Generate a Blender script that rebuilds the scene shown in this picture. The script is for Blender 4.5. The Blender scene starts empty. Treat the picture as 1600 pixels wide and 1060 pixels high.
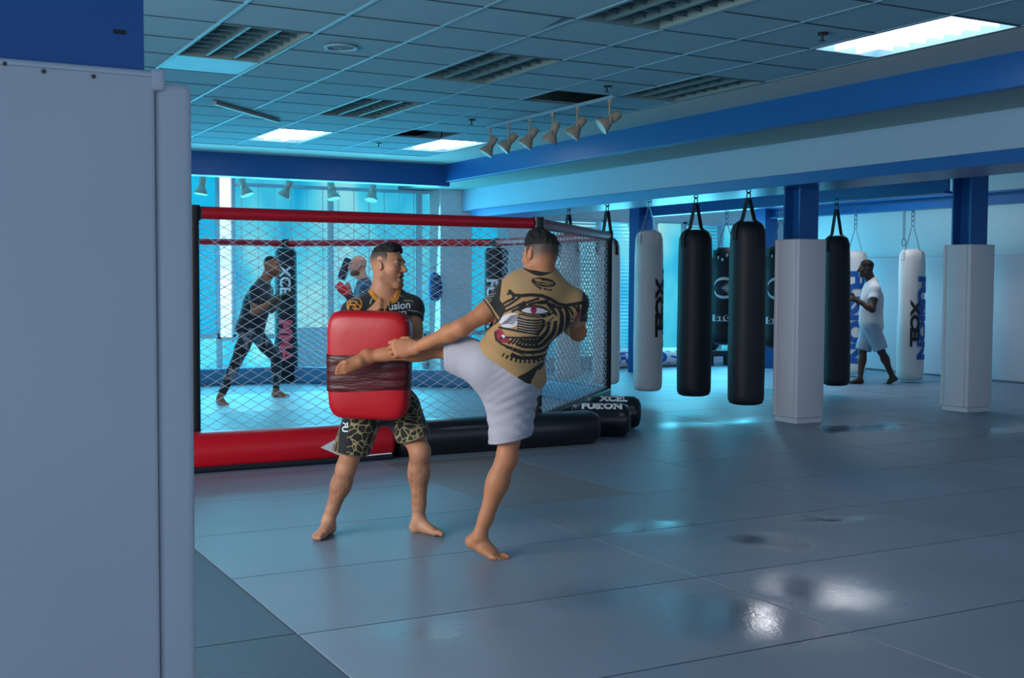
import bpy, bmesh, math, random
import numpy as np
from mathutils import Vector, Matrix

C = bpy.context.scene
COL = C.collection
rnd = random.Random(7)

# ------------------------------------------------------------------ camera
FPX, CX, CY, CAM_H = 1852.0, 800.0, 530.0, 1.4
_va = np.array([-205 - CX, 435 - CY, FPX]); _vb = np.array([4220 - CX, 455 - CY, FPX])
_A = _va / np.linalg.norm(_va)
_B = _vb / np.linalg.norm(_vb); _B = _B - _A * (_A @ _B); _B /= np.linalg.norm(_B)
_D = np.cross(_A, _B)
if _D[1] < 0: _D = -_D
RCAM = np.array([_B, _A, -_D])            # camera axes (right, down, forward) -> world (X, Y, Z)
EYE = np.array([0.0, 0.0, CAM_H])
cam_d = bpy.data.cameras.new('camera'); cam = bpy.data.objects.new('camera', cam_d); COL.objects.link(cam)
cam_d.sensor_width = 36.0; cam_d.lens = FPX / 1600 * 36.0; cam_d.clip_start = 0.05; cam_d.clip_end = 200
_m = np.eye(4); _m[:3, 0] = RCAM[:, 0]; _m[:3, 1] = -RCAM[:, 1]; _m[:3, 2] = -RCAM[:, 2]; _m[:3, 3] = EYE
cam.matrix_world = Matrix(_m.tolist())
C.camera = cam

def at(u, v, d):
    """the point seen at photo position (u, v) at depth d along the view axis, in metres"""
    return EYE + RCAM @ np.array([(u - CX) / FPX * d, (v - CY) / FPX * d, d])
RIGHT, UPV, FWD = RCAM[:, 0], -RCAM[:, 1], RCAM[:, 2]

# ------------------------------------------------------------------ colour, world, big lights
def lin(c):
    return tuple(((x / 255) / 12.92 if x / 255 <= 0.04045 else ((x / 255 + 0.055) / 1.055) ** 2.4) for x in c)

W = bpy.data.worlds.new('world'); C.world = W; W.use_nodes = True
_bg = W.node_tree.nodes['Background']
_bg.inputs[0].default_value = (0.28, 0.38, 0.515, 1); _bg.inputs[1].default_value = 1.3
C.view_settings.view_transform = 'Standard'; C.view_settings.look = 'None'
C.view_settings.gamma = 1.0; C.view_settings.use_curve_mapping = False
C.view_settings.exposure = 0.62
C.cycles.use_denoising = True
C.cycles.max_bounces = 8; C.cycles.diffuse_bounces = 4; C.cycles.glossy_bounces = 4
C.cycles.sample_clamp_indirect = 6.0

def area(name, loc, target, sx, sy, power, col):
    l = bpy.data.lights.new(name, 'AREA'); l.shape = 'RECTANGLE'; l.size = sx; l.size_y = sy
    l.energy = power; l.color = col
    o = bpy.data.objects.new(name, l); COL.objects.link(o); o.location = loc
    d = Vector(target) - Vector(loc); o.rotation_euler = d.to_track_quat('-Z', 'Y').to_euler()
    return o
area('window_light_left', (-2.4, 4.7, 2.0), (2.8, 5.6, 0.9), 3.4, 1.9, 150, (1.0, 0.95, 0.90))
area('window_light_back', (5.0, 16.1, 1.5), (5.0, 5.0, 0.6), 6.0, 2.0, 200, (0.10, 0.72, 1.0))
area('window_light_back', (12.2, 16.1, 1.4), (10.0, 5.0, 0.4), 3.4, 2.0, 95, (0.12, 0.70, 1.0))

# ------------------------------------------------------------------ materials
def new_mat(name):
    m = bpy.data.materials.new(name); m.use_nodes = True
    nt = m.node_tree; return m, nt, nt.nodes['Principled BSDF']
def node(nt, t, **kw):
    n = nt.nodes.new(t)
    for k, v in kw.items(): setattr(n, k, v)
    return n
def mat(name, c, rough=0.5, var=0.0, vs=4.0, bump=0.0, bs=60.0, metal=0.0, spec=0.5, emit=0.0, coat=0.0, stretch=None):
    m, nt, b = new_mat(name); L = nt.links
    col = lin(c) + (1,)
    b.inputs['Base Color'].default_value = col; b.inputs['Roughness'].default_value = rough
    b.inputs['Metallic'].default_value = metal; b.inputs['Specular IOR Level'].default_value = spec
    b.inputs['Coat Weight'].default_value = coat; b.inputs['Coat Roughness'].default_value = 0.15
    tc = node(nt, 'ShaderNodeTexCoord')
    n = node(nt, 'ShaderNodeTexNoise'); n.inputs['Scale'].default_value = vs; n.inputs['Detail'].default_value = 4
    src = tc.outputs['Object']
    if stretch:
        mp = node(nt, 'ShaderNodeMapping'); mp.inputs['Scale'].default_value = stretch
        L.new(src, mp.inputs['Vector']); src = mp.outputs[0]
    L.new(src, n.inputs['Vector'])
    mx = node(nt, 'ShaderNodeMix', data_type='RGBA')
    mx.inputs[6].default_value = tuple(x * (1 - var) for x in col[:3]) + (1,)
    mx.inputs[7].default_value = tuple(min(1, x * (1 + var)) for x in col[:3]) + (1,)
    L.new(n.outputs['Fac'], mx.inputs[0]); L.new(mx.outputs[2], b.inputs['Base Color'])
    if bump:
        n2 = node(nt, 'ShaderNodeTexNoise'); n2.inputs['Scale'].default_value = bs; n2.inputs['Detail'].default_value = 3
        L.new(src, n2.inputs['Vector'])
        bp = node(nt, 'ShaderNodeBump'); bp.inputs['Strength'].default_value = bump; bp.inputs['Distance'].default_value = 0.01
        L.new(n2.outputs['Fac'], bp.inputs['Height']); L.new(bp.outputs[0], b.inputs['Normal'])
    if emit:
        b.inputs['Emission Color'].default_value = col; b.inputs['Emission Strength'].default_value = emit
    return m
def attr_mat(name, rough=0.6, bump=0.0, bs=80.0, spec=0.4, sss=0.0, sheen=0.0):
    """colour printed on the surface is read from the mesh's own colour attribute"""
    m, nt, b = new_mat(name); L = nt.links
    a = node(nt, 'ShaderNodeAttribute'); a.attribute_name = 'Col'
    L.new(a.outputs['Color'], b.inputs['Base Color'])
    b.inputs['Roughness'].default_value = rough; b.inputs['Specular IOR Level'].default_value = spec
    if sss:
        b.inputs['Subsurface Weight'].default_value = sss; b.inputs['Subsurface Scale'].default_value = 0.01
        b.inputs['Subsurface Radius'].default_value = (1, 0.4, 0.25)
    if sheen: b.inputs['Sheen Weight'].default_value = sheen
    if bump:
        tc = node(nt, 'ShaderNodeTexCoord')
        n2 = node(nt, 'ShaderNodeTexNoise'); n2.inputs['Scale'].default_value = bs; n2.inputs['Detail'].default_value = 3
        L.new(tc.outputs['Object'], n2.inputs['Vector'])
        bp = node(nt, 'ShaderNodeBump'); bp.inputs['Strength'].default_value = bump; bp.inputs['Distance'].default_value = 0.004
        L.new(n2.outputs['Fac'], bp.inputs['Height']); L.new(bp.outputs[0], b.inputs['Normal'])
    return m

M = {}
M['blue'] = mat('blue_paint', (16, 88, 156), 0.34, 0.06, 2.0, 0.04, 30)
M['blue_flat'] = mat('blue_wall_paint', (20, 92, 164), 0.5, 0.05, 2.0)
M['white_vinyl'] = mat('white_vinyl', (205, 208, 216), 0.45, 0.05, 3.0, 0.10, 6)
M['white_wall'] = mat('white_wall_paint', (206, 214, 216), 0.6, 0.03, 2.0)
M['header'] = mat('header_white_blue_lit', (140, 172, 194), 0.6, 0.03, 2.0)  # blue light falling on the white header is mixed into this colour
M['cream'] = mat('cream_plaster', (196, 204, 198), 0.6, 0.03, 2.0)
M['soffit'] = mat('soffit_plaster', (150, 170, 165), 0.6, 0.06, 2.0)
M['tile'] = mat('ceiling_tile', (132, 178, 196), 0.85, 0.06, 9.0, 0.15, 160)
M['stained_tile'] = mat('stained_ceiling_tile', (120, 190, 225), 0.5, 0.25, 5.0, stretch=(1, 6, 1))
M['grid'] = mat('ceiling_grid_metal', (112, 158, 180), 0.5)
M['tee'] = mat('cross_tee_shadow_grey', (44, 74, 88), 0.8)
M['dark'] = mat('plenum_dark', (64, 100, 108), 0.9)
M['louver'] = mat('louver_metal', (84, 116, 124), 0.5, 0.05, metal=0.0)
M['louver_in'] = mat('fixture_inside', (108, 138, 140), 0.8)
M['lit'] = mat('lit_diffuser', (255, 250, 252), 0.5, emit=2.6)
M['lit_strong'] = mat('lit_diffuser_bright', (255, 250, 252), 0.5, emit=6.5)
M['lit_blade'] = mat('lit_louver', (250, 252, 255), 0.4, emit=1.1)
M['black_vinyl'] = mat('black_vinyl', (26, 31, 40), 0.52, 0.12, 5.0, 0.10, 9, spec=0.35)
M['black_gloss'] = mat('glossy_black_vinyl', (22, 27, 34), 0.30, 0.12, 5.0, 0.12, 9, spec=0.55)
M['black_mat'] = mat('black_fabric', (22, 25, 31), 0.7, 0.1, 20.0)
M['black_metal'] = mat('black_metal', (20, 22, 26), 0.4)
M['bag_white'] = mat('white_bag_vinyl', (214, 214, 214), 0.45, 0.05, 4.0, 0.12, 7)
M['steel'] = mat('steel', (150, 160, 170), 0.35, metal=0.9)
M['rail_red'] = mat('red_rail_vinyl', (168, 10, 34), 0.4, 0.06, 4.0, 0.08, 12)
M['pad_red'] = mat('red_pad_vinyl', (204, 10, 30), 0.36, 0.05, 4.0, 0.10, 8)
M['shield_red'] = mat('kick_shield_red', (180, 5, 20), 0.38, 0.06, 6.0, 0.08, 14)
M['wrap'] = mat('shield_wrap', (72, 6, 14), 0.34, 0.9, 7.0, 0.35, 14, stretch=(1, 5, 1), spec=0.4)
M['fence'] = mat('fence_wire', (178, 190, 202), 0.45)
M['base_blue'] = mat('cage_base_vinyl', (62, 128, 168), 0.45, 0.05)
M['white_print'] = mat('white_print', (222, 230, 236), 0.5)
M['blue_print'] = mat('blue_print', (18, 84, 165), 0.45)
M['black_print'] = mat('black_print', (14, 16, 20), 0.5)
M['red_print'] = mat('pink_red_print', (235, 90, 110), 0.5)
M['orange_print'] = mat('orange_print', (226, 140, 40), 0.5)
M['lamp_grey'] = mat('track_lamp_grey', (150, 146, 132), 0.5)
M['slat'] = mat('blind_slat', (200, 196, 206), 0.6)
M['frame_white'] = mat('window_frame_white', (170, 195, 205), 0.5)

def slat_mat():
    m, nt, b = new_mat('blind_slat'); L = nt.links
    b.inputs['Base Color'].default_value = lin((214, 206, 212)) + (1,); b.inputs['Roughness'].default_value = 0.6
    tr = node(nt, 'ShaderNodeBsdfTranslucent'); tr.inputs[0].default_value = (0.85, 0.82, 0.84, 1)
    mx = node(nt, 'ShaderNodeMixShader'); mx.inputs[0].default_value = 0.45
    out = next(n for n in nt.nodes if n.type == 'OUTPUT_MATERIAL')
    L.new(b.outputs[0], mx.inputs[1]); L.new(tr.outputs[0], mx.inputs[2]); L.new(mx.outputs[0], out.inputs[0]); return m
M['slat'] = slat_mat()
def glass_mat(name, c1, c2, c3, strength, sc):
    """daylight behind frosted, tinted panes: the panes give off the light"""
    m, nt, b = new_mat(name); L = nt.links
    tc = node(nt, 'ShaderNodeTexCoord')
    mp = node(nt, 'ShaderNodeMapping'); mp.inputs['Scale'].default_value = sc; L.new(tc.outputs['Object'], mp.inputs['Vector'])
    n = node(nt, 'ShaderNodeTexNoise'); n.inputs['Scale'].default_value = 1.0; n.inputs['Detail'].default_value = 3
    L.new(mp.outputs[0], n.inputs['Vector'])
    r = node(nt, 'ShaderNodeValToRGB'); e = r.color_ramp.elements
    e[0].position = 0.36; e[0].color = lin(c1) + (1,); e[1].position = 0.66; e[1].color = lin(c3) + (1,)
    k = e.new(0.5); k.color = lin(c2) + (1,)
    L.new(n.outputs['Fac'], r.inputs[0])
    b.inputs['Base Color'].default_value = (0.02, 0.05, 0.06, 1); b.inputs['Roughness'].default_value = 0.2
    L.new(r.outputs[0], b.inputs['Emission Color']); b.inputs['Emission Strength'].default_value = strength
    return m
M['glass'] = glass_mat('tinted_daylight_glass', (0, 150, 200), (70, 196, 222), (150, 218, 222), 0.66, (0.9, 0.9, 0.5))
M['glass_cyan'] = glass_mat('cyan_daylight_glass', (0, 160, 215), (10, 178, 226), (30, 190, 232), 0.64, (0.7, 0.7, 0.6))
M['glass_bright'] = glass_mat('bright_daylight_gap', (190, 250, 255), (215, 253, 255), (235, 255, 255), 0.95, (1, 1, 1))
M['glass_low'] = glass_mat('pale_daylight_glass', (40, 196, 232), (90, 226, 246), (170, 245, 252), 0.75, (1.2, 1.2, 1.2))

def floor_mat():
    m, nt, b = new_mat('mat_vinyl'); L = nt.links
    a = node(nt, 'ShaderNodeAttribute'); a.attribute_name = 'Col'
    tc = node(nt, 'ShaderNodeTexCoord')
    n = node(nt, 'ShaderNodeTexNoise'); n.inputs['Scale'].default_value = 0.9; n.inputs['Detail'].default_value = 5
    L.new(tc.outputs['Object'], n.inputs['Vector'])
    mr = node(nt, 'ShaderNodeMapRange'); mr.inputs[1].default_value = 0.3; mr.inputs[2].default_value = 0.7
    mr.inputs[3].default_value = 0.90; mr.inputs[4].default_value = 1.10
    L.new(n.outputs['Fac'], mr.inputs[0])
    mx = node(nt, 'ShaderNodeVectorMath', operation='SCALE')
    L.new(a.outputs['Color'], mx.inputs[0]); L.new(mr.outputs[0], mx.inputs['Scale'])
    # wet, freshly mopped patches: (x, y, radius x, radius y, turn)
    n2 = node(nt, 'ShaderNodeTexNoise'); n2.inputs['Scale'].default_value = 2.2; n2.inputs['Detail'].default_value = 5
    L.new(tc.outputs['Object'], n2.inputs['Vector'])
    wob = node(nt, 'ShaderNodeVectorMath', operation='MULTIPLY_ADD')
    L.new(n2.outputs['Color'], wob.inputs[0]); wob.inputs[1].default_value = (0.5, 0.5, 0)
    add = node(nt, 'ShaderNodeVectorMath', operation='ADD'); add.inputs[1].default_value = (-0.25, -0.25, 0)
    L.new(tc.outputs['Object'], add.inputs[0]); L.new(add.outputs[0], wob.inputs[2])
    acc = None
    for (x, y, rx, ry, ws) in WET:
        mp = node(nt, 'ShaderNodeMapping', vector_type='TEXTURE')
        mp.inputs['Location'].default_value = (x, y, 0); mp.inputs['Scale'].default_value = (rx, ry, 1)
        L.new(wob.outputs[0], mp.inputs['Vector'])
        ln = node(nt, 'ShaderNodeVectorMath', operation='LENGTH'); L.new(mp.outputs[0], ln.inputs[0])
        q = node(nt, 'ShaderNodeMapRange'); q.inputs[1].default_value = 1.35; q.inputs[2].default_value = 0.3; q.inputs[4].default_value = ws
        L.new(ln.outputs['Value'], q.inputs[0])
        if acc is None: acc = q.outputs[0]
        else:
            mm = node(nt, 'ShaderNodeMath', operation='MAXIMUM'); L.new(acc, mm.inputs[0]); L.new(q.outputs[0], mm.inputs[1]); acc = mm.outputs[0]
    rr = node(nt, 'ShaderNodeMapRange'); rr.inputs[3].default_value = 0.46; rr.inputs[4].default_value = 0.085
    dk = node(nt, 'ShaderNodeMapRange'); dk.inputs[3].default_value = 1.0; dk.inputs[4].default_value = 0.72; L.new(acc, dk.inputs[0])
    wc = node(nt, 'ShaderNodeVectorMath', operation='SCALE'); L.new(mx.outputs[0], wc.inputs[0]); L.new(dk.outputs[0], wc.inputs['Scale']); L.new(wc.outputs[0], b.inputs['Base Color'])
    L.new(acc, rr.inputs[0]); L.new(rr.outputs[0], b.inputs['Roughness'])
    b.inputs['Specular IOR Level'].default_value = 0.5
    nb = node(nt, 'ShaderNodeTexNoise'); nb.inputs['Scale'].default_value = 55; nb.inputs['Detail'].default_value = 2
    L.new(tc.outputs['Object'], nb.inputs['Vector'])
    bp = node(nt, 'ShaderNodeBump'); bp.inputs['Strength'].default_value = 0.12; bp.inputs['Distance'].default_value = 0.004
    L.new(nb.outputs['Fac'], bp.inputs['Height']); L.new(bp.outputs[0], b.inputs['Normal'])
    return m
WET = [(3.76, 4.02, 0.36, 0.42, 1), (3.15, 3.85, 0.36, 0.45, 1), (4.25, 4.95, 0.24, 0.26, .95), (4.95, 5.25, 0.34, 0.12, .9),
       (2.9, 4.4, 0.30, 0.22, .8), (1.95, 4.25, 0.34, 0.22, .55), (3.9, 5.5, 0.6, 0.16, .6), (8.3, 8.4, 1.0, 0.30, .8), (7.4, 9.35, 0.8, 0.25, .5), (10.0, 7.6, 1.5, 0.4, .8)]
M['floor'] = floor_mat()

def rib_mat():
    m, nt, b = new_mat('ribbed_mat_vinyl'); L = nt.links
    a = node(nt, 'ShaderNodeAttribute'); a.attribute_name = 'Col'
    L.new(a.outputs['Color'], b.inputs['Base Color']); b.inputs['Roughness'].default_value = 0.6
    tc = node(nt, 'ShaderNodeTexCoord')
    w = node(nt, 'ShaderNodeTexWave', bands_direction='DIAGONAL'); w.inputs['Scale'].default_value = 26; w.inputs['Distortion'].default_value = 0.4
    L.new(tc.outputs['Object'], w.inputs['Vector'])
    bp = node(nt, 'ShaderNodeBump'); bp.inputs['Strength'].default_value = 0.5; bp.inputs['Distance'].default_value = 0.004
    L.new(w.outputs['Fac'], bp.inputs['Height']); L.new(bp.outputs[0], b.inputs['Normal'])
    return m
M['rib'] = rib_mat()

# ------------------------------------------------------------------ mesh helpers
class MB:
    """collects shapes, then links them as ONE mesh object"""
    def __init__(self): self.bm = bmesh.new(); self.cols = None
    def box(self, x0, x1, y0, y1, z0, z1, bevel=0.0, seg=2, mx=None):
        r = bmesh.ops.create_cube(self.bm, size=1.0); vs = r['verts']
        for v in vs:
            v.co = Vector((x0 + (v.co.x + .5) * (x1 - x0), y0 + (v.co.y + .5) * (y1 - y0), z0 + (v.co.z + .5) * (z1 - z0)))
        if bevel:
            es = list({e for v in vs for e in v.link_edges})
            rb = bmesh.ops.bevel(self.bm, geom=es, offset=bevel, segments=seg, profile=0.5, affect='EDGES')
            vs = list({v for f in rb['faces'] for v in f.verts} | {v for v in vs if v.is_valid})
        if mx is not None: bmesh.ops.transform(self.bm, matrix=mx, verts=[v for v in vs if v.is_valid])
        return self
    def tube(self, pts, r, n=8, closed=False, cap=True):
        pts = [Vector(p) for p in pts]; m = len(pts); rs = r if hasattr(r, '__len__') else [r] * m
        rings = []; prev = None
        for i, p in enumerate(pts):
            a = pts[(i - 1) % m] if (i or closed) else pts[0]; b = pts[(i + 1) % m] if (i < m - 1 or closed) else pts[-1]
            t = (b - a).normalized() if (b - a).length > 1e-9 else Vector((0, 0, 1))
            if prev is None:
                s = t.cross(Vector((0, 0, 1)) if abs(t.z) < 0.9 else Vector((1, 0, 0))).normalized()
            else:
                s = (prev - t * prev.dot(t)).normalized()
            prev = s; q = t.cross(s)
            rings.append([self.bm.verts.new(p + (s * math.cos(2 * math.pi * k / n) + q * math.sin(2 * math.pi * k / n)) * rs[i]) for k in range(n)])
        for i in range(m if closed else m - 1):
            A, B = rings[i], rings[(i + 1) % m]
            for k in range(n): self.bm.faces.new((A[k], A[(k + 1) % n], B[(k + 1) % n], B[k]))
        if cap and not closed:
            self.bm.faces.new(rings[0][::-1]); self.bm.faces.new(rings[-1])
        return self
    def lathe(self, prof, n=32, c=(0, 0, 0), mx=None, wob=None):
        """prof: (radius, z) from bottom to top"""
        rings = []; vs = []
        for (r, z) in prof:
            if r < 1e-6: ring = [self.bm.verts.new((c[0], c[1], c[2] + z))]
            else:
                ring = []
                for k in range(n):
                    a = 2 * math.pi * k / n; rr = r * (1 + (wob(a, z) if wob else 0))
                    ring.append(self.bm.verts.new((c[0] + rr * math.cos(a), c[1] + rr * math.sin(a), c[2] + z)))
            rings.append(ring); vs += ring
        for A, B in zip(rings, rings[1:]):
            for k in range(n):
                if len(A) == 1 and len(B) == 1: continue
                if len(A) == 1: self.bm.faces.new((A[0], B[(k + 1) % n], B[k]))
                elif len(B) == 1: self.bm.faces.new((A[k], A[(k + 1) % n], B[0]))
                else: self.bm.faces.new((A[k], A[(k + 1) % n], B[(k + 1) % n], B[k]))
        for R_, rev in ((rings[0], True), (rings[-1], False)):
            if len(R_) > 1: self.bm.faces.new(R_[::-1] if rev else R_)
        if mx is not None: bmesh.ops.transform(self.bm, matrix=mx, verts=vs)
        return self
    def quad(self, *ps):
        self.bm.faces.new([self.bm.verts.new(p) for p in ps]); return self
    def poly(self, pts, axis_h, n):
        """a closed outline pts extruded along vector axis_h"""
        a = [self.bm.verts.new(p) for p in pts]; b = [self.bm.verts.new(Vector(p) + Vector(axis_h)) for p in pts]
        self.bm.faces.new(a[::-1]); self.bm.faces.new(b)
        for i in range(len(a)): self.bm.faces.new((a[i], a[(i + 1) % len(a)], b[(i + 1) % len(a)], b[i]))
        return self
    def build(self, name, m, parent=None, smooth=False, loc=None, fix=True):
        if fix: bmesh.ops.recalc_face_normals(self.bm, faces=self.bm.faces)
        me = bpy.data.meshes.new(name); self.bm.to_mesh(me); self.bm.free()
        me.materials.append(m)
        if smooth:
            me.polygons.foreach_set('use_smooth', [True] * len(me.polygons))
            try: me.set_sharp_from_angle(angle=math.radians(50))
            except Exception: pass
        return link(name, me, parent, loc)
def link(name, me, parent=None, loc=None):
    o = bpy.data.objects.new(name, me); COL.objects.link(o)
    if loc is not None: o.location = loc
    if parent is not None: o.parent = parent
    return o
def thing(name, label, cat, loc=(0, 0, 0), rz=0.0, group=None):
    o = bpy.data.objects.new(name, None); COL.objects.link(o); o.location = loc; o.rotation_euler = (0, 0, rz)
    o.empty_display_size = 0.1
    o['label'] = label; o['category'] = cat
    if group: o['group'] = group
    return o
def tag(o, label, cat, group=None):
    o['label'] = label; o['category'] = cat
    if group: o['group'] = group
    return o
def struct(o, label=None):
    o['kind'] = 'structure'
    if label: o['label'] = label
    return o
def copy_tree(o, parent=None):
    c = o.copy(); COL.objects.link(c)
    if parent is not None: c.parent = parent
    for ch in list(o.children): copy_tree(ch, c)
    return c
def text_mesh(txt, size, bold=0.0, depth=0.0):
    """flat lettering as a mesh in the XY plane, centred"""
    cu = bpy.data.curves.new('lettering', 'FONT'); cu.body = txt; cu.size = size; cu.offset = bold * size
    cu.align_x = 'CENTER'; cu.align_y = 'CENTER'; cu.extrude = depth; cu.resolution_u = 3
    ob = bpy.data.objects.new('lettering', cu); COL.objects.link(ob)
    dg = bpy.context.evaluated_depsgraph_get(); me = bpy.data.meshes.new_from_object(ob.evaluated_get(dg))
    bpy.data.objects.remove(ob); bpy.data.curves.remove(cu)
    return me
def text_on(name, txt, size, fn, m, parent, bold=0.02, sx=1.0, rot=0.0, slice_w=0.025, loc=None):
    """lettering laid on a surface: fn(x, y) -> point"""
    me = text_mesh(txt, size, bold); bm = bmesh.new(); bm.from_mesh(me); bpy.data.meshes.remove(me)
    c, s = math.cos(rot), math.sin(rot)
    for v in bm.verts:
        x, y = v.co.x * sx, v.co.y; v.co = Vector((x * c - y * s, x * s + y * c, 0))
    if slice_w:
        xs = [v.co.x for v in bm.verts]; a = min(xs) + slice_w * 0.5
        while a < max(xs):
            bmesh.ops.bisect_plane(bm, geom=bm.verts[:] + bm.edges[:] + bm.faces[:], plane_co=(a, 0, 0), plane_no=(1, 0, 0)); a += slice_w
    for v in bm.verts: v.co = Vector(fn(v.co.x, v.co.y))
    me = bpy.data.meshes.new(name); bm.to_mesh(me); bm.free(); me.materials.clear(); me.materials.append(m)
    return link(name, me, parent, loc)
def set_cols(me, cols):
    a = me.color_attributes.new('Col', 'FLOAT_COLOR', 'POINT')
    c4 = np.ones((len(me.vertices), 4), np.float32); c4[:, :3] = cols; a.data.foreach_set('color', c4.ravel())

# ================================================================== THE SETTING
# ---- floor: vinyl mats about 1 m x 2 m laid edge to edge
def build_floor():
    V, F, K = [], [], []
    V2, F2, K2 = [], [], []
    def mat_tile(x0, x1, y0, y1, c, V, F, K):
        g = 0.002; n = len(V); e = 0.004
        for (ax, ay, az) in ((g, g, -0.006), (g + e, g + e, 0)):
            V += [(x0 + ax, y0 + ay, az), (x1 - ax, y0 + ay, az), (x1 - ax, y1 - ay, az), (x0 + ax, y1 - ay, az)]
        F += [(n + 4, n + 5, n + 6, n + 7)] + [(n + i, n + (i + 1) % 4, n + 4 + (i + 1) % 4, n + 4 + i) for i in range(4)]
        K += [tuple(np.array(c) * .35)] * 4 + [c] * 4
    r = random.Random(3)
    base = np.array(lin((124, 137, 154)))
    for i in range(-1, 8):
        for j in range(-3, 18):
            x0, y0 = 1.465 + 1.97 * i, 0.51 + 0.988 * j
            if i < 0: continue
            if i == 1 and 6 <= j <= 7: continue
            c = base * (0.93 + 0.14 * r.random()) * np.array([1 + 0.05 * (r.random() - .5), 1, 1 + 0.06 * (r.random() - .5)])
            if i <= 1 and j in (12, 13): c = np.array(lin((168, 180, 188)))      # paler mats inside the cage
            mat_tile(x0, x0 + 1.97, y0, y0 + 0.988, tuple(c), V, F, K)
    y0 = 0.51 + 0.988 * 6
    mat_tile(3.435, 4.42, y0, y0 + 1.976, lin((124, 122, 124)), V, F, K)
    mat_tile(4.42, 5.405, y0, y0 + 1.976, tuple(base * 0.98), V, F, K)
    for i in range(-3, 1):
        for j in range(-3, 9):
            x0, y0 = 1.465 + 1.0 * (i - 1), 0.53 + 1.976 * j
            c = np.array(lin((78, 95, 113))) * (0.95 + 0.1 * r.random())
            mat_tile(x0, x0 + 1.0, y0, y0 + 1.976, tuple(c), V2, F2, K2)
    def mk(name, V, F, K, m):
        me = bpy.data.meshes.new(name); me.from_pydata(V, [], F); me.materials.append(m); set_cols(me, np.array(K)); return link(name, me)
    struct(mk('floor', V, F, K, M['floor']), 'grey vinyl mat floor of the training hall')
    struct(mk('floor', V2, F2, K2, M['rib']), 'darker ribbed mats beside the left pillar')
    struct(MB().box(-4, 18, -4, 19, -0.25, -0.005).build('floor', M['dark']))
build_floor()

# ---- ceiling of lay-in tiles
ZC = 2.97
TX = lambda k: 1.91 + 0.6153 * k
TY = lambda j: 6.72 + 0.588 * j
LIT = [(3, 9), (6, 9), (6, -3)]
DARKF = [(0, 1), (3, 1), (3, 5), (3, -3), (6, 1)]
HOLES = {(5, 3), (5, 8)}
def build_ceiling():
    skip = set(HOLES) | {(0, 3)}
    for (k, j) in LIT + DARKF: skip |= {(k, j), (k, j + 1)}
    r = random.Random(5)
    b = MB(); g = MB()
    for k in range(-6, 7):
        for j in range(-14, 12):
            if (k, j) in skip: continue
            z = ZC + 0.002 * r.random()
            b.box(TX(k) + .004, TX(k + 1) - .004, TY(j) + .011, TY(j + 1) - .011, z, z + 0.015)
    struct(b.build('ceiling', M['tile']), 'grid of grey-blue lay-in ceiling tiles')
    for k in range(-6, 8): g.box(TX(k) - .011, TX(k) + .011, TY(-14), TY(12), ZC - 0.004, ZC + 0.004)
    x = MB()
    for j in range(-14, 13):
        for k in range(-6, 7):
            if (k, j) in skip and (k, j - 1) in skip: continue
            x.box(TX(k) + .012, TX(k + 1) - .012, TY(j) - .0085, TY(j) + .0085, ZC - .0015, ZC + .003)  # strips carry the shadow of the tile gaps in their dark colour
    struct(x.build('trim_6', M['tee']), 'cross joints of the ceiling grid, coloured dark like the shadow in the tile gaps')
    struct(g.build('trim_1', M['grid']), 'metal runners of the ceiling grid')
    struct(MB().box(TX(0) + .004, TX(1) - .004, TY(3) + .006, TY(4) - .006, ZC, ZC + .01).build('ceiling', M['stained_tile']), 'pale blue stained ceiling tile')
    struct(MB().box(-4, 18, -4, 17, 3.42, 3.6).build('ceiling', M['dark']), 'dark slab above the tiles')
    # plaster border between the tiles and the beams
    struct(MB().box(TX(7), 6.9, -3, TY(12) - .002, ZC - 0.004, ZC + .05).build('ceiling', M['cream']), 'cream plaster border of the ceiling')
    struct(MB().box(-3, 6.9, TY(12) + .0, 14.62, ZC - 0.004, ZC + .05).build('ceiling', M['cream']), 'cream plaster border of the ceiling')
    # beyond the beams
    struct(MB().box(-3, 7.8, 14.84, 16.6, 2.86, 2.95).build('ceiling', M['white_wall']), 'white ceiling in front of the far windows')
    struct(MB().box(8.5, 14.4, -3, 16.6, 3.3, 3.36).build('ceiling', M['white_wall']), 'white ceiling above the punching bags')
build_ceiling()

# ---- blue steel beams and the dropped header
def ibeam_y(b, xc, y0, y1, z0, z1, w=0.2, f=0.025):
    b.box(xc - w / 2, xc + w / 2, y0, y1, z0, z0 + f); b.box(xc - w / 2, xc + w / 2, y0, y1, z1 - f, z1)
    b.box(xc - 0.012, xc + 0.012, y0, y1, z0 + f, z1 - f)
b = MB(); b.box(6.85, 6.95, -3, 14.62, 2.73, 3.0, 0.006); struct(b.build('trim_2', M['blue']), 'blue beam running along the ceiling edge')
b = MB(); b.box(-3, 6.95, 14.6, 14.84, 2.68, 2.97, 0.006); struct(b.build('trim_3', M['blue']), 'blue beam across the far end')
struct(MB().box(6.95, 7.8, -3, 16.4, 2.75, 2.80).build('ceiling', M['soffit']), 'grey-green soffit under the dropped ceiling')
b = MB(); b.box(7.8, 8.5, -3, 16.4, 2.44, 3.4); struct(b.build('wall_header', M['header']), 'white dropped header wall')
b = MB(); b.box(7.78, 8.52, -3, 15.6, 2.33, 2.44, 0.004); struct(b.build('trim_4', M['blue']), 'blue beam under the white header')

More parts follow.
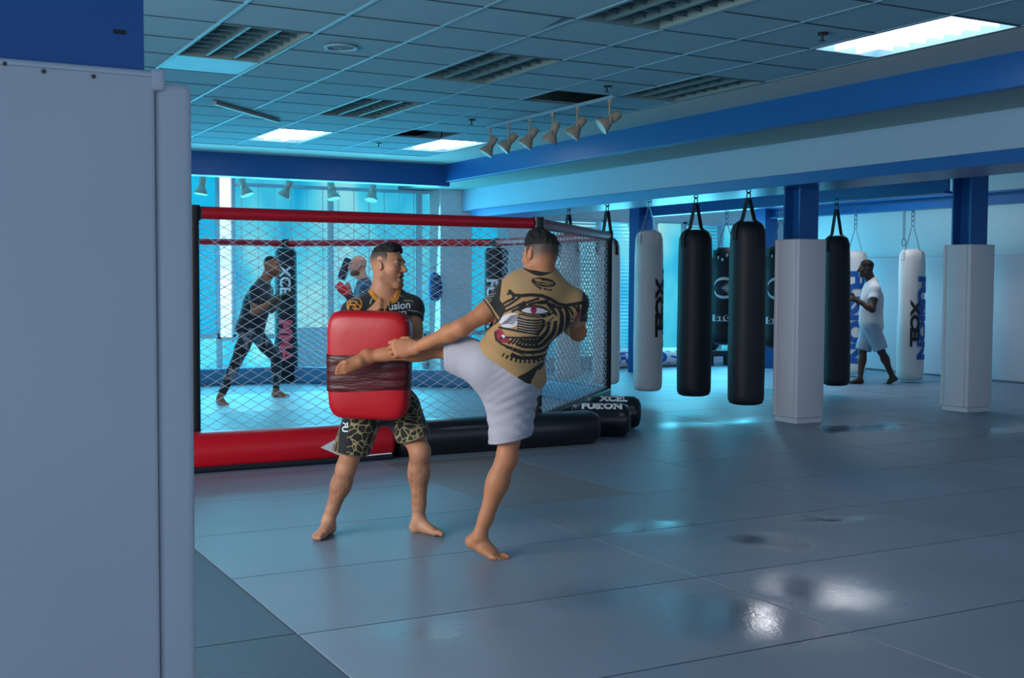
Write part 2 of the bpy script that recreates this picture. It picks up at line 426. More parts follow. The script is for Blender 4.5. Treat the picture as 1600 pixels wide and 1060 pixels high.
# ---- far wall with tinted windows
YW = 16.4
def far_wall():
    w = MB(); w.box(-3, 14.4, YW + .12, YW + .3, 0, 3.4)
    w.box(9.0, 14.3, YW - .02, YW + .12, 2.42, 3.3); w.box(8.3, 14.3, YW - .02, YW + .12, 0, 0.13)
    w.box(13.75, 14.3, YW - .02, YW + .12, 0.13, 2.42)
    struct(w.build('wall_back', M['white_wall']), 'far wall of the hall')
    n = 0
    def window(x0, x1, z0, z1, gm, fr=0.035, fm='frame_white'):
        nonlocal n; n += 1
        f = MB()
        for (a, b_, c, d) in ((x0, x0 + fr, z0, z1), (x1 - fr, x1, z0, z1), (x0, x1, z0, z0 + fr), (x0, x1, z1 - fr, z1)):
            f.box(a, b_, YW - .02, YW + .06, c, d)
        o = struct(f.build('window_%d' % n, M[fm]))
        MB().box(x0 + fr * .5, x1 - fr * .5, YW + .05, YW + .07, z0 + fr * .5, z1 - fr * .5).build('pane', M[gm], o)
        return o
    window(1.0, 4.27, 0.62, 2.86, 'glass_cyan'); window(1.0, 4.27, 0.0, 0.62, 'glass_low')
    window(4.27, 4.46, 0.55, 2.86, 'glass_bright', 0.01)
    window(4.46, 5.9, 0.6, 2.86, 'glass'); window(5.9, 7.3, 0.6, 2.86, 'glass'); window(7.3, 7.9, 0.6, 2.86, 'glass'); window(7.9, 9.0, 0.6, 2.86, 'glass_cyan')
    window(4.27, 5.3, 0.0, 0.6, 'glass_low'); window(6.3, 7.4, 0.0, 0.6, 'glass_low'); window(7.9, 9.0, 0.0, 0.6, 'glass')
    struct(MB().box(5.3, 6.3, YW - .03, YW + .08, 0, 0.72).build('wall_low', M['white_wall']), 'low white wall piece between the far windows')
    for (x0, x1) in ((9.1, 10.5), (10.5, 11.62), (11.62, 12.22), (12.22, 13.0), (13.0, 13.75)):
        window(x0, x1, 0.13, 2.42, 'glass')
far_wall()
# white piers between the windows
for i, (x0, x1, lab) in enumerate(((7.45, 7.98, 'white pier between the far windows behind the cage'), (8.6, 9.1, 'white pier beside the far blinds'))):
    struct(MB().box(x0, x1, 15.98, YW - .03, 0, 2.86 if x0 < 8 else 2.9, 0.01).build('wall_pier', M['white_wall']), lab)

def blinds():
    # upright blind slats hung in front of the far windows behind the cage
    t = thing('vertical_blind', 'row of upright pale blind slats hanging behind the cage', 'blind', (0, 0, 0))
    MB().box(4.5, 7.4, 16.24, 16.385, 2.70, 2.74).build('head_rail', M['frame_white'], t)
    r = random.Random(11)
    x = 4.55
    while x < 7.35:
        b = MB(); w = 0.085; a = math.radians(66 + 10 * r.random())
        dx, dy = math.cos(a) * w / 2, math.sin(a) * w / 2
        z0 = 0.75 + 0.05 * r.random()
        b.poly([(x - dx, 16.27 - dy, z0), (x + dx, 16.27 + dy, z0), (x + dx + .004, 16.27 + dy, z0), (x - dx + .004, 16.27 - dy, z0)], (0, 0, 2.70 - z0), 4)
        b.build('slat', M['slat'], t); x += 0.236
    for i, (x0, x1, z0, lab) in enumerate(((9.2, 10.45, 0.2, 'horizontal blind behind the grey bags at the right of the cage'),
                                           (10.55, 11.58, 0.2, 'horizontal blind at the far window beside the white bag with black letters'),
                                           (12.25, 12.98, 0.55, 'narrow horizontal blind at the far window behind the black bags'))):
        t = thing('window_blind', lab, 'blind', (0, 0, 0))
        MB().box(x0, x1, 16.25, 16.385, 2.36, 2.41).build('head_rail', M['frame_white'], t)
        b = MB(); z = 2.32
        while z > z0:
            b.box(x0 + .01, x1 - .01, 16.262, 16.29, z - .006, z + .002 + .012 * (0.5 + .5 * math.sin(z * 9))); z -= 0.058
        b.build('slats', M['slat'], t)
        MB().box(x0, x1, 16.26, 16.30, z0 - .04, z0 - .01).build('bottom_rail', M['frame_white'], t)
blinds()

# ---- right wall with upright white wall pads
b = MB(); b.box(14.2, 14.4, -3, 16.6, 0, 3.4); struct(b.build('wall_right', M['white_wall']), 'white right wall')
y = 7.2; i = 0
places = ['nearest to the camera, beyond the frame edge', 'right of the right padded column', 'behind the right padded column', 'left of the right padded column',
          'behind the white bag with blue letters', 'behind the man at the bag', 'left of the man at the bag', 'beside the far corner']
while y < 16.2:
    p = MB().box(14.13, 14.2, y + .004, y + 1.216, 0.02, 1.80, 0.012).build('wall_pad', M['white_vinyl'], None, True)
    tag(p, 'tall white pad on the right wall, ' + places[min(i, 7)], 'wall pad', 'white pads along the right wall'); y += 1.22; i += 1

# ---- padded columns
def column(x0, x1, y0, y1, ztop, padz, label, ribs):
    t = thing('padded_column', label, 'column', ((x0 + x1) / 2, (y0 + y1) / 2, 0))
    cx, cy = (x0 + x1) / 2, (y0 + y1) / 2; w, d = (x1 - x0), (y1 - y0); p = 0.05
    s = MB(); f = 0.02; hw, hd = w / 2 - p - .01, d / 2 - p - .01          # an H-shaped steel post
    s.box(-hw, hw, -hd, -hd + f, 0, ztop); s.box(-hw, hw, hd - f, hd, 0, ztop); s.box(-.012, .012, -hd + f, hd - f, 0, ztop)
    s.build('steel_post', M['blue'], t)
    for (a, b_, c, e) in ((-w / 2, w / 2, -d / 2, -d / 2 + p), (-w / 2, w / 2, d / 2 - p, d / 2), (-w / 2, -w / 2 + p, -d / 2 + p + .003, d / 2 - p - .003), (w / 2 - p, w / 2, -d / 2 + p + .003, d / 2 - p - .003)):
        MB().box(a, b_, c, e, 0.05, padz, 0.014, 3).build('pad', M['white_vinyl'], t, True)
    MB().box(-w / 2 + .025, w / 2 - .02, -d / 2 + .02, d / 2 - .02, 0, 0.06).build('base', M['white_vinyl'], t)
    return t
column(8.03, 8.39, 8.91, 9.27, 2.335, 1.83, 'white padded blue steel column under the header, left of the pair', 1)
column(10.40, 10.78, 8.86, 9.24, 2.61, 1.82, 'white padded blue steel column at the right, in front of the wall', 1)

# the near pillar at the left edge of the picture
t = thing('padded_pillar', 'large white padded pillar with blue top, nearest at the left edge', 'pillar', (0.26, 2.72, 0))
MB().box(-0.36, 0.235, -0.25, 0.26, 0, ZC).build('steel_casing', M['blue_flat'], t)
fp = MB().box(-0.42, 0.244, -0.31, -0.255, 0.01, 1.812, 0.010, 3).build('front_pad', M['white_vinyl'], t, True)
MB().box(0.246, 0.318, -0.305, 0.31, 0.01, 1.792, 0.016, 4).build('side_pad', M['white_vinyl'], t, True)
MB().box(-0.42, 0.244, -0.314, -0.256, 1.798, 1.806, 0.002).build('top_seam', M['white_vinyl'], t)
MB().box(0.236, 0.262, -0.316, -0.26, 1.772, 1.815, 0.006).build('corner_flap', M['white_vinyl'], t, True)
rust = mat('rust_brown', (96, 74, 62), 0.7)
for (x, z) in ((-0.030, 1.800), (0.038, 1.792), (0.128, 1.790)):
    MB().lathe([(0, -.003), (.004, -.003), (.004, .002), (0, .003)], 10, mx=Matrix.Translation((x, -0.312, z)) @ Matrix.Rotation(math.pi / 2, 4, 'X')).build('tack', rust, t)
MB().box(0.176, 0.200, -0.2535, -0.25, 1.888, 1.896, 0.0008).build('scuff_mark', M['black_print'], t)

# ---- bag racks: blue frames the bags hang from
def rack(x, y0, y1, z0, z1, posts, label):
    t = thing('bag_rack', label, 'bag rack', (x, (y0 + y1) / 2, 0))
    b = MB(); yc = (y0 + y1) / 2; ibeam_y(b, 0, y0 - yc, y1 - yc, z0, z1, 0.16); b.build('beam', M['blue'], t)
    for y in posts: MB().box(-0.13, 0.13, y - yc - .13, y - yc + .13, 0, z0 if y < y1 - .2 else z1).build('post', M['blue'], t)
    return t
rack(10.5, 9.26, 15.3, 2.39, 2.60, [15.2], 'blue steel bag rack beam running from the right padded column')
rack(12.9, 6.0, 15.2, 2.42, 2.60, [15.1], 'blue steel bag rack beam nearest the white wall')

# ---- ceiling fixtures
def louver_light(k, j, lit, label):
    x0, x1, y0, y1 = TX(k) + .012, TX(k + 1) - .012, TY(j) + .006, TY(j + 2) - .006
    t = thing('ceiling_light', label, 'ceiling light', ((x0 + x1) / 2, (y0 + y1) / 2, ZC), group='recessed ceiling lights')
    w, d = (x1 - x0) / 2, (y1 - y0) / 2
    h = MB(); z1 = 0.11
    for a in ((-w, -w + .01, -d, d), (w - .01, w, -d, d), (-w, w, -d, -d + .01), (-w, w, d - .01, d)): h.box(a[0], a[1], a[2], a[3], -.003, z1)
    h.build('housing', M['grid'] if lit else M['louver_in'], t)
    MB().box(-w + .011, w - .011, -d + .011, d - .011, z1 - .01, z1).build('reflector' if not lit else 'diffuser', M['lit'] if lit else M['louver_in'], t)
    mt = M['lit_blade'] if lit else M['louver']
    lv = MB()
    for q in (-1 / 3, 1 / 3): lv.box(q * w - .010, q * w + .010, -d + .01, d - .01, 0.004, 0.05)
    n = 8
    for i in range(1, n):
        yy = -d + 2 * d * i / n; lv.box(-w + .01, w - .01, yy - .003, yy + .003, 0.020, 0.055)
    lv.build('louver', mt, t)
    return t
for (k, j), s in zip(LIT, ['lit white ceiling light at the far end, left of two', 'lit white ceiling light at the far end, beside the track lamps', 'lit white ceiling light at the upper right, nearest']):
    louver_light(k, j, True, s)
for (k, j), s in zip(DARKF, ['unlit louvered ceiling light beside the pale blue stained tile', 'unlit louvered ceiling light in mid ceiling, right of the round vent',
                             'unlit louvered ceiling light, the smaller farther one before the lit lights', 'unlit louvered ceiling light at the top edge of the picture',
                             'unlit louvered ceiling light above the blue beam, right of the track lamps']):
    louver_light(k, j, False, s)
# lights over the bag area (seen mirrored in the wet mats)
for (x, y, s) in ((11.8, 11.9, 'lit white ceiling light above the bag rack area, right of two'), (10.9, 12.65, 'lit white ceiling light above the bag rack area, left of two')):
    t = thing('ceiling_light', s, 'ceiling light', (x, y, 3.3), group='recessed ceiling lights')
    h = MB(); w, d = .31, .6
    for a in ((-w, -w + .01, -d, d), (w - .01, w, -d, d), (-w, w, -d, -d + .01), (-w, w, d - .01, d)): h.box(a[0], a[1], a[2], a[3], -.05, 0)
    h.build('housing', M['grid'], t); MB().box(-w + .01, w - .01, -d + .01, d - .01, -.03, -.015).build('diffuser', M['lit_strong'], t)

t = thing('ceiling_vent', 'round grey ceiling vent among the tiles', 'vent', (2.82, 7.63, ZC))
MB().lathe([(.115, -.004), (.112, -.012), (.095, -.014), (.09, -.004)], 36).build('rim', M['grid'], t, True)
MB().lathe([(0, -.010), (.03, -.010), (.09, -.005), (.09, -.001)], 36).build('grille', M['louver_in'], t, True)
MB().lathe([(0, -.016), (.008, -.015), (.008, -.008)], 12).build('screw', M['grid'], t)
b = MB(); b.box(-.62, .62, -.022, .022, -.035, -.004, .006)
tag(b.build('ceiling_strip', M['lamp_grey'], None, loc=(3.12, 10.9, ZC)), 'long thin grey strip fixed across the ceiling tiles', 'strip').rotation_euler = (0, 0, math.radians(46))
b = MB(); b.poly([(3.71, 6.46, ZC - .002), (3.71, 6.13, ZC - .002), (3.66, 6.13, ZC - .002)], (0, 0, .003), 3)
struct(b.build('trim_5', M['dark']), 'dark gap at a lifted ceiling tile corner')
for (x, y, s) in ((5.25, 8.10, 'small dark sprinkler head above the nearest track lamps'), (5.19, 10.42, 'small dark sprinkler head left of the track lamps'),
                  (5.31, 5.71, 'small dark sprinkler head left of the near lit light'), (5.16, 12.74, 'small dark sprinkler head between the far lit lights')):
    t = thing('sprinkler_head', s, 'sprinkler', (x, y, ZC), group='ceiling sprinklers')
    MB().lathe([(.0, -.012), (.035, -.010), (.04, 0)], 20).build('escutcheon', M['black_metal'], t, True)
    MB().lathe([(0, -.05), (.022, -.05), (.022, -.046), (.007, -.044), (.008, -.01)], 16).build('deflector', M['black_metal'], t)

# ---- track lamps
t = thing('light_track', 'pale metal track on the ceiling carrying six lamps', 'track', (5.54, 9.6, ZC))
MB().box(-.018, .018, -1.17, 1.17, -.03, -.002).build('rail', M['grid'], t)
def track_lamp(x, y, z, yaw, tilt, label, s=1.0, grp='track lamps near the blue beam'):
    t = thing('track_lamp', label, 'lamp', (x, y, z), yaw, grp)
    b = MB(); b.box(-.012 * s, .012 * s, -.02 * s, .02 * s, -.03 * s, 0); b.tube([(0, 0, -.02 * s), (0, 0, -.15 * s)], .009 * s, 8); b.build('stem', M['lamp_grey'], t)
    q = Matrix.Translation((0, 0, -.17 * s)) @ Matrix.Rotation(tilt, 4, 'Y')
    MB().lathe([(0, -.085 * s), (.07 * s, -.088 * s), (.073 * s, -.075 * s), (.045 * s, -.02 * s), (.034 * s, 0), (.034 * s, .005 * s)], 24, mx=q).build('shade', M['lamp_grey'], t, True)
    MB().lathe([(.032 * s, .005 * s), (.036 * s, .02 * s), (.036 * s, .085 * s), (.028 * s, .10 * s), (0, .10 * s)], 20, mx=q).build('lamp_body', M['lamp_grey'], t, True)
    b = MB()
    for sd in (-1, 1): b.tube([(0, sd * .045 * s, -.15 * s), (0, sd * .045 * s, -.20 * s)], .006 * s, 6)
    b.box(-.008 * s, .008 * s, -.05 * s, .05 * s, -.157 * s, -.147 * s); b.build('yoke', M['lamp_grey'], t)
    return t
names = ['nearest track lamp, at the right end of the row', 'second track lamp from the right end of the row', 'third track lamp from the right end of the row',
         'third track lamp from the left end of the row', 'second track lamp from the left end of the row', 'farthest track lamp, beside the lit light']
for i, (y, yw, tl) in enumerate(((8.50, -.35, .95), (9.02, -.5, .62), (9.45, -.8, .40), (9.88, -.5, .60), (10.30, -.4, .75), (10.70, -.3, .55))):
    track_lamp(5.54, y, ZC - .03, yw, tl, names[i], 1.05)
t = thing('light_track', 'dark track in front of the far windows carrying five lamps', 'track', (5.1, 15.5, 2.86))
MB().box(-1.9, 1.6, -.018, .018, -.03, 0).build('rail', M['grid'], t)
for i, (x, s) in enumerate(((3.82, 'far lamp above the cage, at the left end of five'), (4.38, 'far lamp above the cage, second from the left'), (4.96, 'far lamp above the cage, in the middle of five'),
                            (5.60, 'far lamp above the cage, second from the right'), (6.18, 'far lamp above the cage, at the right end of five'))):
    track_lamp(x, 15.5, 2.83, (0.3, 2.4, -.5, 1.9, .8)[i], (.15, .4, .45, .3, .35)[i], s, 1.25, 'lamps on the far track')

# ================================================================== THE CAGE
OCT = [(2.13, 8.92), (5.10, 8.95), (7.19, 11.04), (7.19, 13.7), (5.0, 15.7), (2.2, 15.7), (0.1, 13.7), (0.1, 11.0)]
ZB, ZT = 0.22, 1.87
def cage():
    t = thing('octagon_cage', 'eight-sided fighting cage with red top rails and chain-link fence', 'cage', (3.65, 12.3, 0))
    ox, oy = 3.65, 12.3
    P = [Vector((x - ox, y - oy, 0)) for x, y in OCT]
    for i in range(8):
        a, b_ = P[i], P[(i + 1) % 8]; d = (b_ - a); Lg = d.length; d.normalize(); nrm = Vector((d.y, -d.x, 0))   # outward
        # rail
        m = MB(); m.tube([a + d * .06 + Vector((0, 0, 1.90)), b_ - d * .06 + Vector((0, 0, 1.90))], .048, 14); m.build('top_rail', M['rail_red'], t, True)
        # base frame
        q = Matrix.Translation((a + b_) / 2) @ Matrix(((d.x, -nrm.x, 0, 0), (d.y, -nrm.y, 0, 0), (0, 0, 1, 0), (0, 0, 0, 1)))
        MB().box(-Lg / 2 + .05, Lg / 2 - .05, -.06, .06, 0, .22, .02, 3, mx=q).build('base_frame', M['base_blue'] if i not in (0, 1) else M['black_vinyl'], t, True)
        # chain link: each wire zigzags and hooks round its neighbour
        pw = 0.066; n = int(Lg / pw); rows = int((ZT - ZB) / (pw * .56)); V, F = [], []
        dz = (ZT - ZB) / rows; rr = 0.0038
        for w in range(n + 1):
            base = len(V)
            for j in range(rows + 1):
                side = 1 if (j + w) % 2 else -1
                x = w * pw + side * pw * .53; x = min(max(x, 0), Lg)
                off = side * 0.0025
                p = a + d * x + nrm * off + Vector((0, 0, ZB + dz * j))
                for (u, v) in ((-1, -1), (1, -1), (1, 1), (-1, 1)):
                    V.append(tuple(p + d * (u * rr) + nrm * (v * rr)))
            for j in range(rows):
                k = base + j * 4
                for e in range(4): F.append((k + e, k + (e + 1) % 4, k + 4 + (e + 1) % 4, k + 4 + e))
        me = bpy.data.meshes.new('chain_link_panel'); me.from_pydata(V, [], F); me.materials.append(M['fence']); link('chain_link_panel', me, t)
    for i in range(8):
        p = P[i]; big = i in (3, 4)
        r = 0.16 if big else 0.045
        m = MB()
        if big: m.lathe([(r - .03, .02), (r, .05), (r, 1.78), (r - .03, 1.83), (0, 1.83)], 24, c=p)
        else:
            m.lathe([(r, .0), (r, 1.84)], 16, c=p)
        o = m.build('corner_post', M['black_vinyl'] if big or i == 2 else M['black_metal'], t, True)
        MB().tube([p + Vector((0, 0, 1.84)), p + Vector((0, 0, 1.955))], .056, 12).build('rail_joint', M['black_metal'], t, True)
        if i == 1:
            MB().box(p.x - .085, p.x + .085, p.y - .08, p.y + .06, .222, .245, .008).build('foot_plate', M['rail_red'], t)
            m = MB()
            for z in (.30, .42, .54): m.lathe([(0, -.012), (.012, -.01), (.012, .01), (0, .012)], 8, mx=Matrix.Translation((p.x + .01, p.y - .048, z)) @ Matrix.Rotation(math.pi / 2, 4, 'X'))
            m.build('bolt', M['steel'], t)
    # lettering on the two padded far posts, facing into the cage
    def post_text(ci, txt, zc, size, m, half):
        p = P[ci]; a0 = math.atan2(-p.y - 2.5, -p.x - 1.2)
        def fn(x, y):
            a = a0 + x / .162; return (p.x + .163 * math.cos(a), p.y + .163 * math.sin(a), zc + y)
        return text_on('lettering', txt, size, fn, m, t, .03, rot=-math.pi / 2)
    post_text(3, 'FUSION', 1.05, .22, M['white_print'], 0)
    post_text(4, 'XCEL', 1.35, .2, M['white_print'], 0); post_text(4, 'MMA', .58, .26, M['red_print'], 0)
    return t
cage()
def cylpad(name, x0, x1, m, label):
    t = thing(name, label, 'pad', ((x0 + x1) / 2, 8.69, 0), group='padded rolls along the cage front')
    w = (x1 - x0) / 2; n = 18; b = MB(); rings = []
    for (xx, s) in ((-w, .55), (-w + .02, .86), (-w + .06, 1.0), (-w * .5, 1.0), (0, 1.01), (w * .5, 1.0), (w - .06, 1.0), (w - .02, .86), (w, .55)):
        ring = []
        for k in range(n):
            a = 2 * math.pi * k / n; y = math.cos(a); z = math.sin(a); e = 0.72
            yy = math.copysign(abs(y) ** e, y) * .16 * s; zz = .142 + math.copysign(abs(z) ** e, z) * .14 * s
            ring.append(b.bm.verts.new((xx, yy, zz)))
        rings.append(ring)
    for A, B in zip(rings, rings[1:]):
        for k in range(n): b.bm.faces.new((A[k], A[(k + 1) % n], B[(k + 1) % n], B[k]))
    b.bm.faces.new(rings[0]); b.bm.faces.new(rings[-1])
    b.build('cover', m, t, True)
    if m is M['pad_red']: MB().box(-w + .03, w - .03, -.15, .12, .002, .05, .02).build('underside', M['black_vinyl'], t)
    return t
pr = cylpad('base_pad', 0.2, 3.62, M['pad_red'], 'long red padded roll lying along the cage front')
cylpad('base_pad', 3.64, 5.53, M['black_gloss'], 'black padded roll at the right half of the cage front')
# the printed emblem on the red roll: a white arrow shape with a red bar, and red outline marks
def flat_print(name, pts, y, m, parent, th=.004):
    MB().poly([(x, y, z) for x, z in pts], (0, th, 0), len(pts)).build(name, m, parent)
ox = pr.location.x
flat_print('emblem', [(2.98 - ox, .135), (3.12 - ox, .20), (3.22 - ox, .20), (3.22 - ox, .07), (3.12 - ox, .07)], -.166, M['white_print'], pr)
flat_print('emblem_bar', [(3.08 - ox, .155), (3.24 - ox, .155), (3.24 - ox, .115), (3.08 - ox, .115)], -.169, M['pad_red'], pr)
flat_print('emblem_edge', [(3.35 - ox, .055), (3.56 - ox, .060), (3.56 - ox, .05), (3.35 - ox, .045)], -.166, M['white_print'], pr)

# two black bags lying on the mats beside the cage
def lying_bag(x, y, yaw, r, L, label, txt):
    t = thing('heavy_bag', label, 'punching bag', (x, y, 0), yaw, 'black bags lying beside the cage')
    q = Matrix.Translation((0, 0, r)) @ Matrix.Rotation(math.pi / 2, 4, 'X')      # axis along -y..+y
    MB().lathe([(0, -L / 2), (r * .45, -L / 2 - .01), (r * .82, -L / 2 + .01), (r * .97, -L / 2 + .05), (r, -L / 2 + .12), (r, L / 2 - .12), (r * .97, L / 2 - .05), (r * .8, L / 2), (0, L / 2)], 30, mx=q).build('body', M['black_gloss'], t, True)
    def fn(u, v):
        a = math.pi * .5 + .55 + v / r; return (r * 1.005 * -math.cos(a) * -1, u, r + r * 1.005 * math.sin(a))
    text_on('lettering', txt, .105, lambda u, v: ((r + .004) * math.cos(math.radians(58) + v / r), u, r + (r + .004) * math.sin(math.radians(58) + v / r)), M['white_print'], t, .06, slice_w=0)
    b = MB(); b.tube([(r * .75 * math.cos(k * math.pi / 8), -L / 2 - .006, r + r * .75 * math.sin(k * math.pi / 8)) for k in range(16)], .012, 8, closed=True)
    b.build('rim_piping', M['black_vinyl'], t, True)
    for k in (0.3, 1.6, 2.8):
        MB().box(r * .75 * math.cos(k) - .02, r * .75 * math.cos(k) + .02, -L / 2 - .01, -L / 2 + .03, r + r * .75 * math.sin(k) - .015, r + r * .75 * math.sin(k) + .015, .004).build('strap_tab', M['white_print'], t)
    return t
lying_bag(5.82, 9.02, math.radians(-122), .150, .50, 'black bag with white letters lying between the black roll and the other bag', 'FUSION')
lying_bag(6.24, 9.46, math.radians(-125), .155, .50, 'black bag with white letters lying farthest from the black roll', 'XCEL')

# ================================================================== PUNCHING BAGS
def heavy_bag(x, y, ztop, zbot, r, hook_z, body, label, group, straps='fabric', tear=False, waist=0.0):
    t = thing('punching_bag', label, 'punching bag', (x, y, zbot), 0, group)
    H = ztop - zbot
    if tear: prof = [(0, 0), (r * .5, .01), (r * .85, .05), (r * .98, .12), (r * 1.0, .3), (r, H * .6), (r * .97, H * .78), (r * .86, H * .9), (r * .62, H - .02), (r * .5, H), (0, H)]
    else: prof = [(0, 0), (r * .7, .0), (r * .9, .015), (r * .985, .05), (r, .1), (r * 1.015, H * .3), (r * (1 - waist), H * .6), (r * .99, H * .85), (r * .96, H - .10), (r * .84, H - .04), (r * .62, H - .008), (0, H)]
    wob = lambda a, z: .012 * math.sin(2 * a + 5 * z) * math.sin(3.1 * z) + (.03 * math.sin(4 * a) * max(0, (z - H + .16) / .16))
    # refine profile
    pp = []
    for (r0, z0), (r1, z1) in zip(prof, prof[1:]):
        n = max(1, int(abs(z1 - z0) / .05))
        for i in range(n): pp.append((r0 + (r1 - r0) * i / n, z0 + (z1 - z0) * i / n))
    pp.append(prof[-1])
    MB().lathe(pp, 36, wob=wob).build('body', body, t, True)
    hz = hook_z - zbot; apex = min(H + .33, hz - .09) if not tear else H + .34
    sm = M['black_mat'] if straps == 'fabric' else M['steel']
    for k in range(4):
        a = face(x, y) + math.pi / 4 + k * math.pi / 2
        e = Vector((math.cos(a) * r * .78, math.sin(a) * r * .78, H - .045)); top = Vector((math.cos(a) * .012, math.sin(a) * .012, apex))
        if straps == 'fabric':
            tn = Vector((-math.sin(a), math.cos(a), 0)); on = Vector((math.cos(a), math.sin(a), 0)); b = MB(); w = .024
            pl = [Vector((math.cos(a) * r * 1.005, math.sin(a) * r * 1.005, H - .20)), Vector((math.cos(a) * r * 1.0, math.sin(a) * r * 1.0, H - .10)), Vector((math.cos(a) * r * .88, math.sin(a) * r * .88, H - .03)), Vector((math.cos(a) * r * .45, math.sin(a) * r * .45, H + .012)), top]
            rings = [[b.bm.verts.new(p + tn * sw + on * so) for (sw, so) in ((-w, 0), (w, 0), (w, .006), (-w, .006))] for p in pl]
            for A, B in zip(rings, rings[1:]):
                for i in range(4): b.bm.faces.new((A[i], A[(i + 1) % 4], B[(i + 1) % 4], B[i]))
            b.bm.faces.new(rings[0]); b.bm.faces.new(rings[-1]); b.build('strap', sm, t)
        else:
            MB().tube([e, top], .006, 6).build('chain', sm, t)
            MB().box(-.03, .03, -.004, .004, -.09, .03, .003, mx=Matrix.Translation((math.cos(a) * r * .99, math.sin(a) * r * .99, H - .07)) @ Matrix.Rotation(a + math.pi / 2, 4, 'Z')).build('tab', body, t)
    # ring, links and hook up to the beam
    b = MB(); ringm = lambda c, rr, ax: b.tube([Vector(c) + (Vector((rr * math.cos(q * math.pi / 6), 0, rr * 1.35 * math.sin(q * math.pi / 6))) if ax else Vector((0, rr * math.cos(q * math.pi / 6), rr * 1.35 * math.sin(q * math.pi / 6)))) for q in range(12)], .0065, 6, closed=True)
    z = apex; i = 0; rr = .028 if hz - apex < .3 else .018; st = rr * 2.3
    while z < hz - .01: ringm((0, 0, min(z + rr, hz)), rr, i % 2); z += st; i += 1
    b.build('hook', M['black_metal'] if straps == 'fabric' else M['steel'], t, True)
    return t
def wrap_fn(r, a0, zc):
    return lambda x, y: ((r + .004) * math.cos(a0 + x / r), (r + .004) * math.sin(a0 + x / r), zc + y)
# direction from a bag towards the camera
def face(x, y): return math.atan2(-y, -x)
BG = 'black hanging bags in the middle row'
heavy_bag(7.9, 10.40, 1.97, .16, .185, 2.34, M['black_vinyl'], 'black hanging bag, left of the two in front', BG)
heavy_bag(7.88, 9.50, 2.02, .15, .185, 2.34, M['black_vinyl'], 'black hanging bag, nearest, left of the left padded column', BG)
b4 = heavy_bag(10.5, 10.94, 1.98, .13, .165, 2.39, M['black_vinyl'], 'black hanging bag between the padded columns, in front of the man', BG); b4.rotation_euler = (math.radians(-.6), math.radians(-.7), 0)
WG = 'white hanging bags'
t = heavy_bag(7.85, 11.20, 1.99, .15, .165, 2.34, M['bag_white'], 'white hanging bag with black letters, beside the cage', WG, 'chain')
a0 = face(7.85, 11.2) + .83
text_on('lettering', 'XCEL', .17, wrap_fn(.168, a0, .95), M['black_print'], t, .06, sx=1.55, rot=-math.pi / 2)
text_on('lettering', 'FUSION', .26, wrap_fn(.168, a0 + .95, .95), M['blue_print'], t, .05, rot=-math.pi / 2)
for (x, y, s) in ((7.85, 12.08, 'greyish white hanging bag seen through the cage fence, right of two'), (7.85, 12.98, 'greyish white hanging bag seen through the cage fence, left of two')):
    heavy_bag(x, y, 1.92, .16, .165, 2.34, M['bag_white'], s, WG)
t = heavy_bag(12.9, 12.0, 1.88, .03, .185, 2.43, M['bag_white'], 'white hanging bag with blue and black letters by the right wall', WG, 'chain', waist=.06)
a0 = face(12.9, 12.0)
text_on('lettering', 'FUSION', .24, wrap_fn(.189, a0 + .92, .88), M['blue_print'], t, .06, sx=1.4, rot=-math.pi / 2)
text_on('lettering', 'XCEL', .16, wrap_fn(.190, a0 + .26, .80), M['black_print'], t, .06, sx=1.6, rot=-math.pi / 2)
t = heavy_bag(12.9, 13.10, 1.88, .04, .185, 2.43, M['bag_white'], 'white hanging bag with blue letters behind the man', WG, 'chain')
text_on('lettering', 'FUSION', .36, wrap_fn(.189, face(12.9, 13.1) + .1, .85), M['blue_print'], t, .05, sx=1.1, rot=-math.pi / 2)
TG = 'thick black bags on the blue rack'
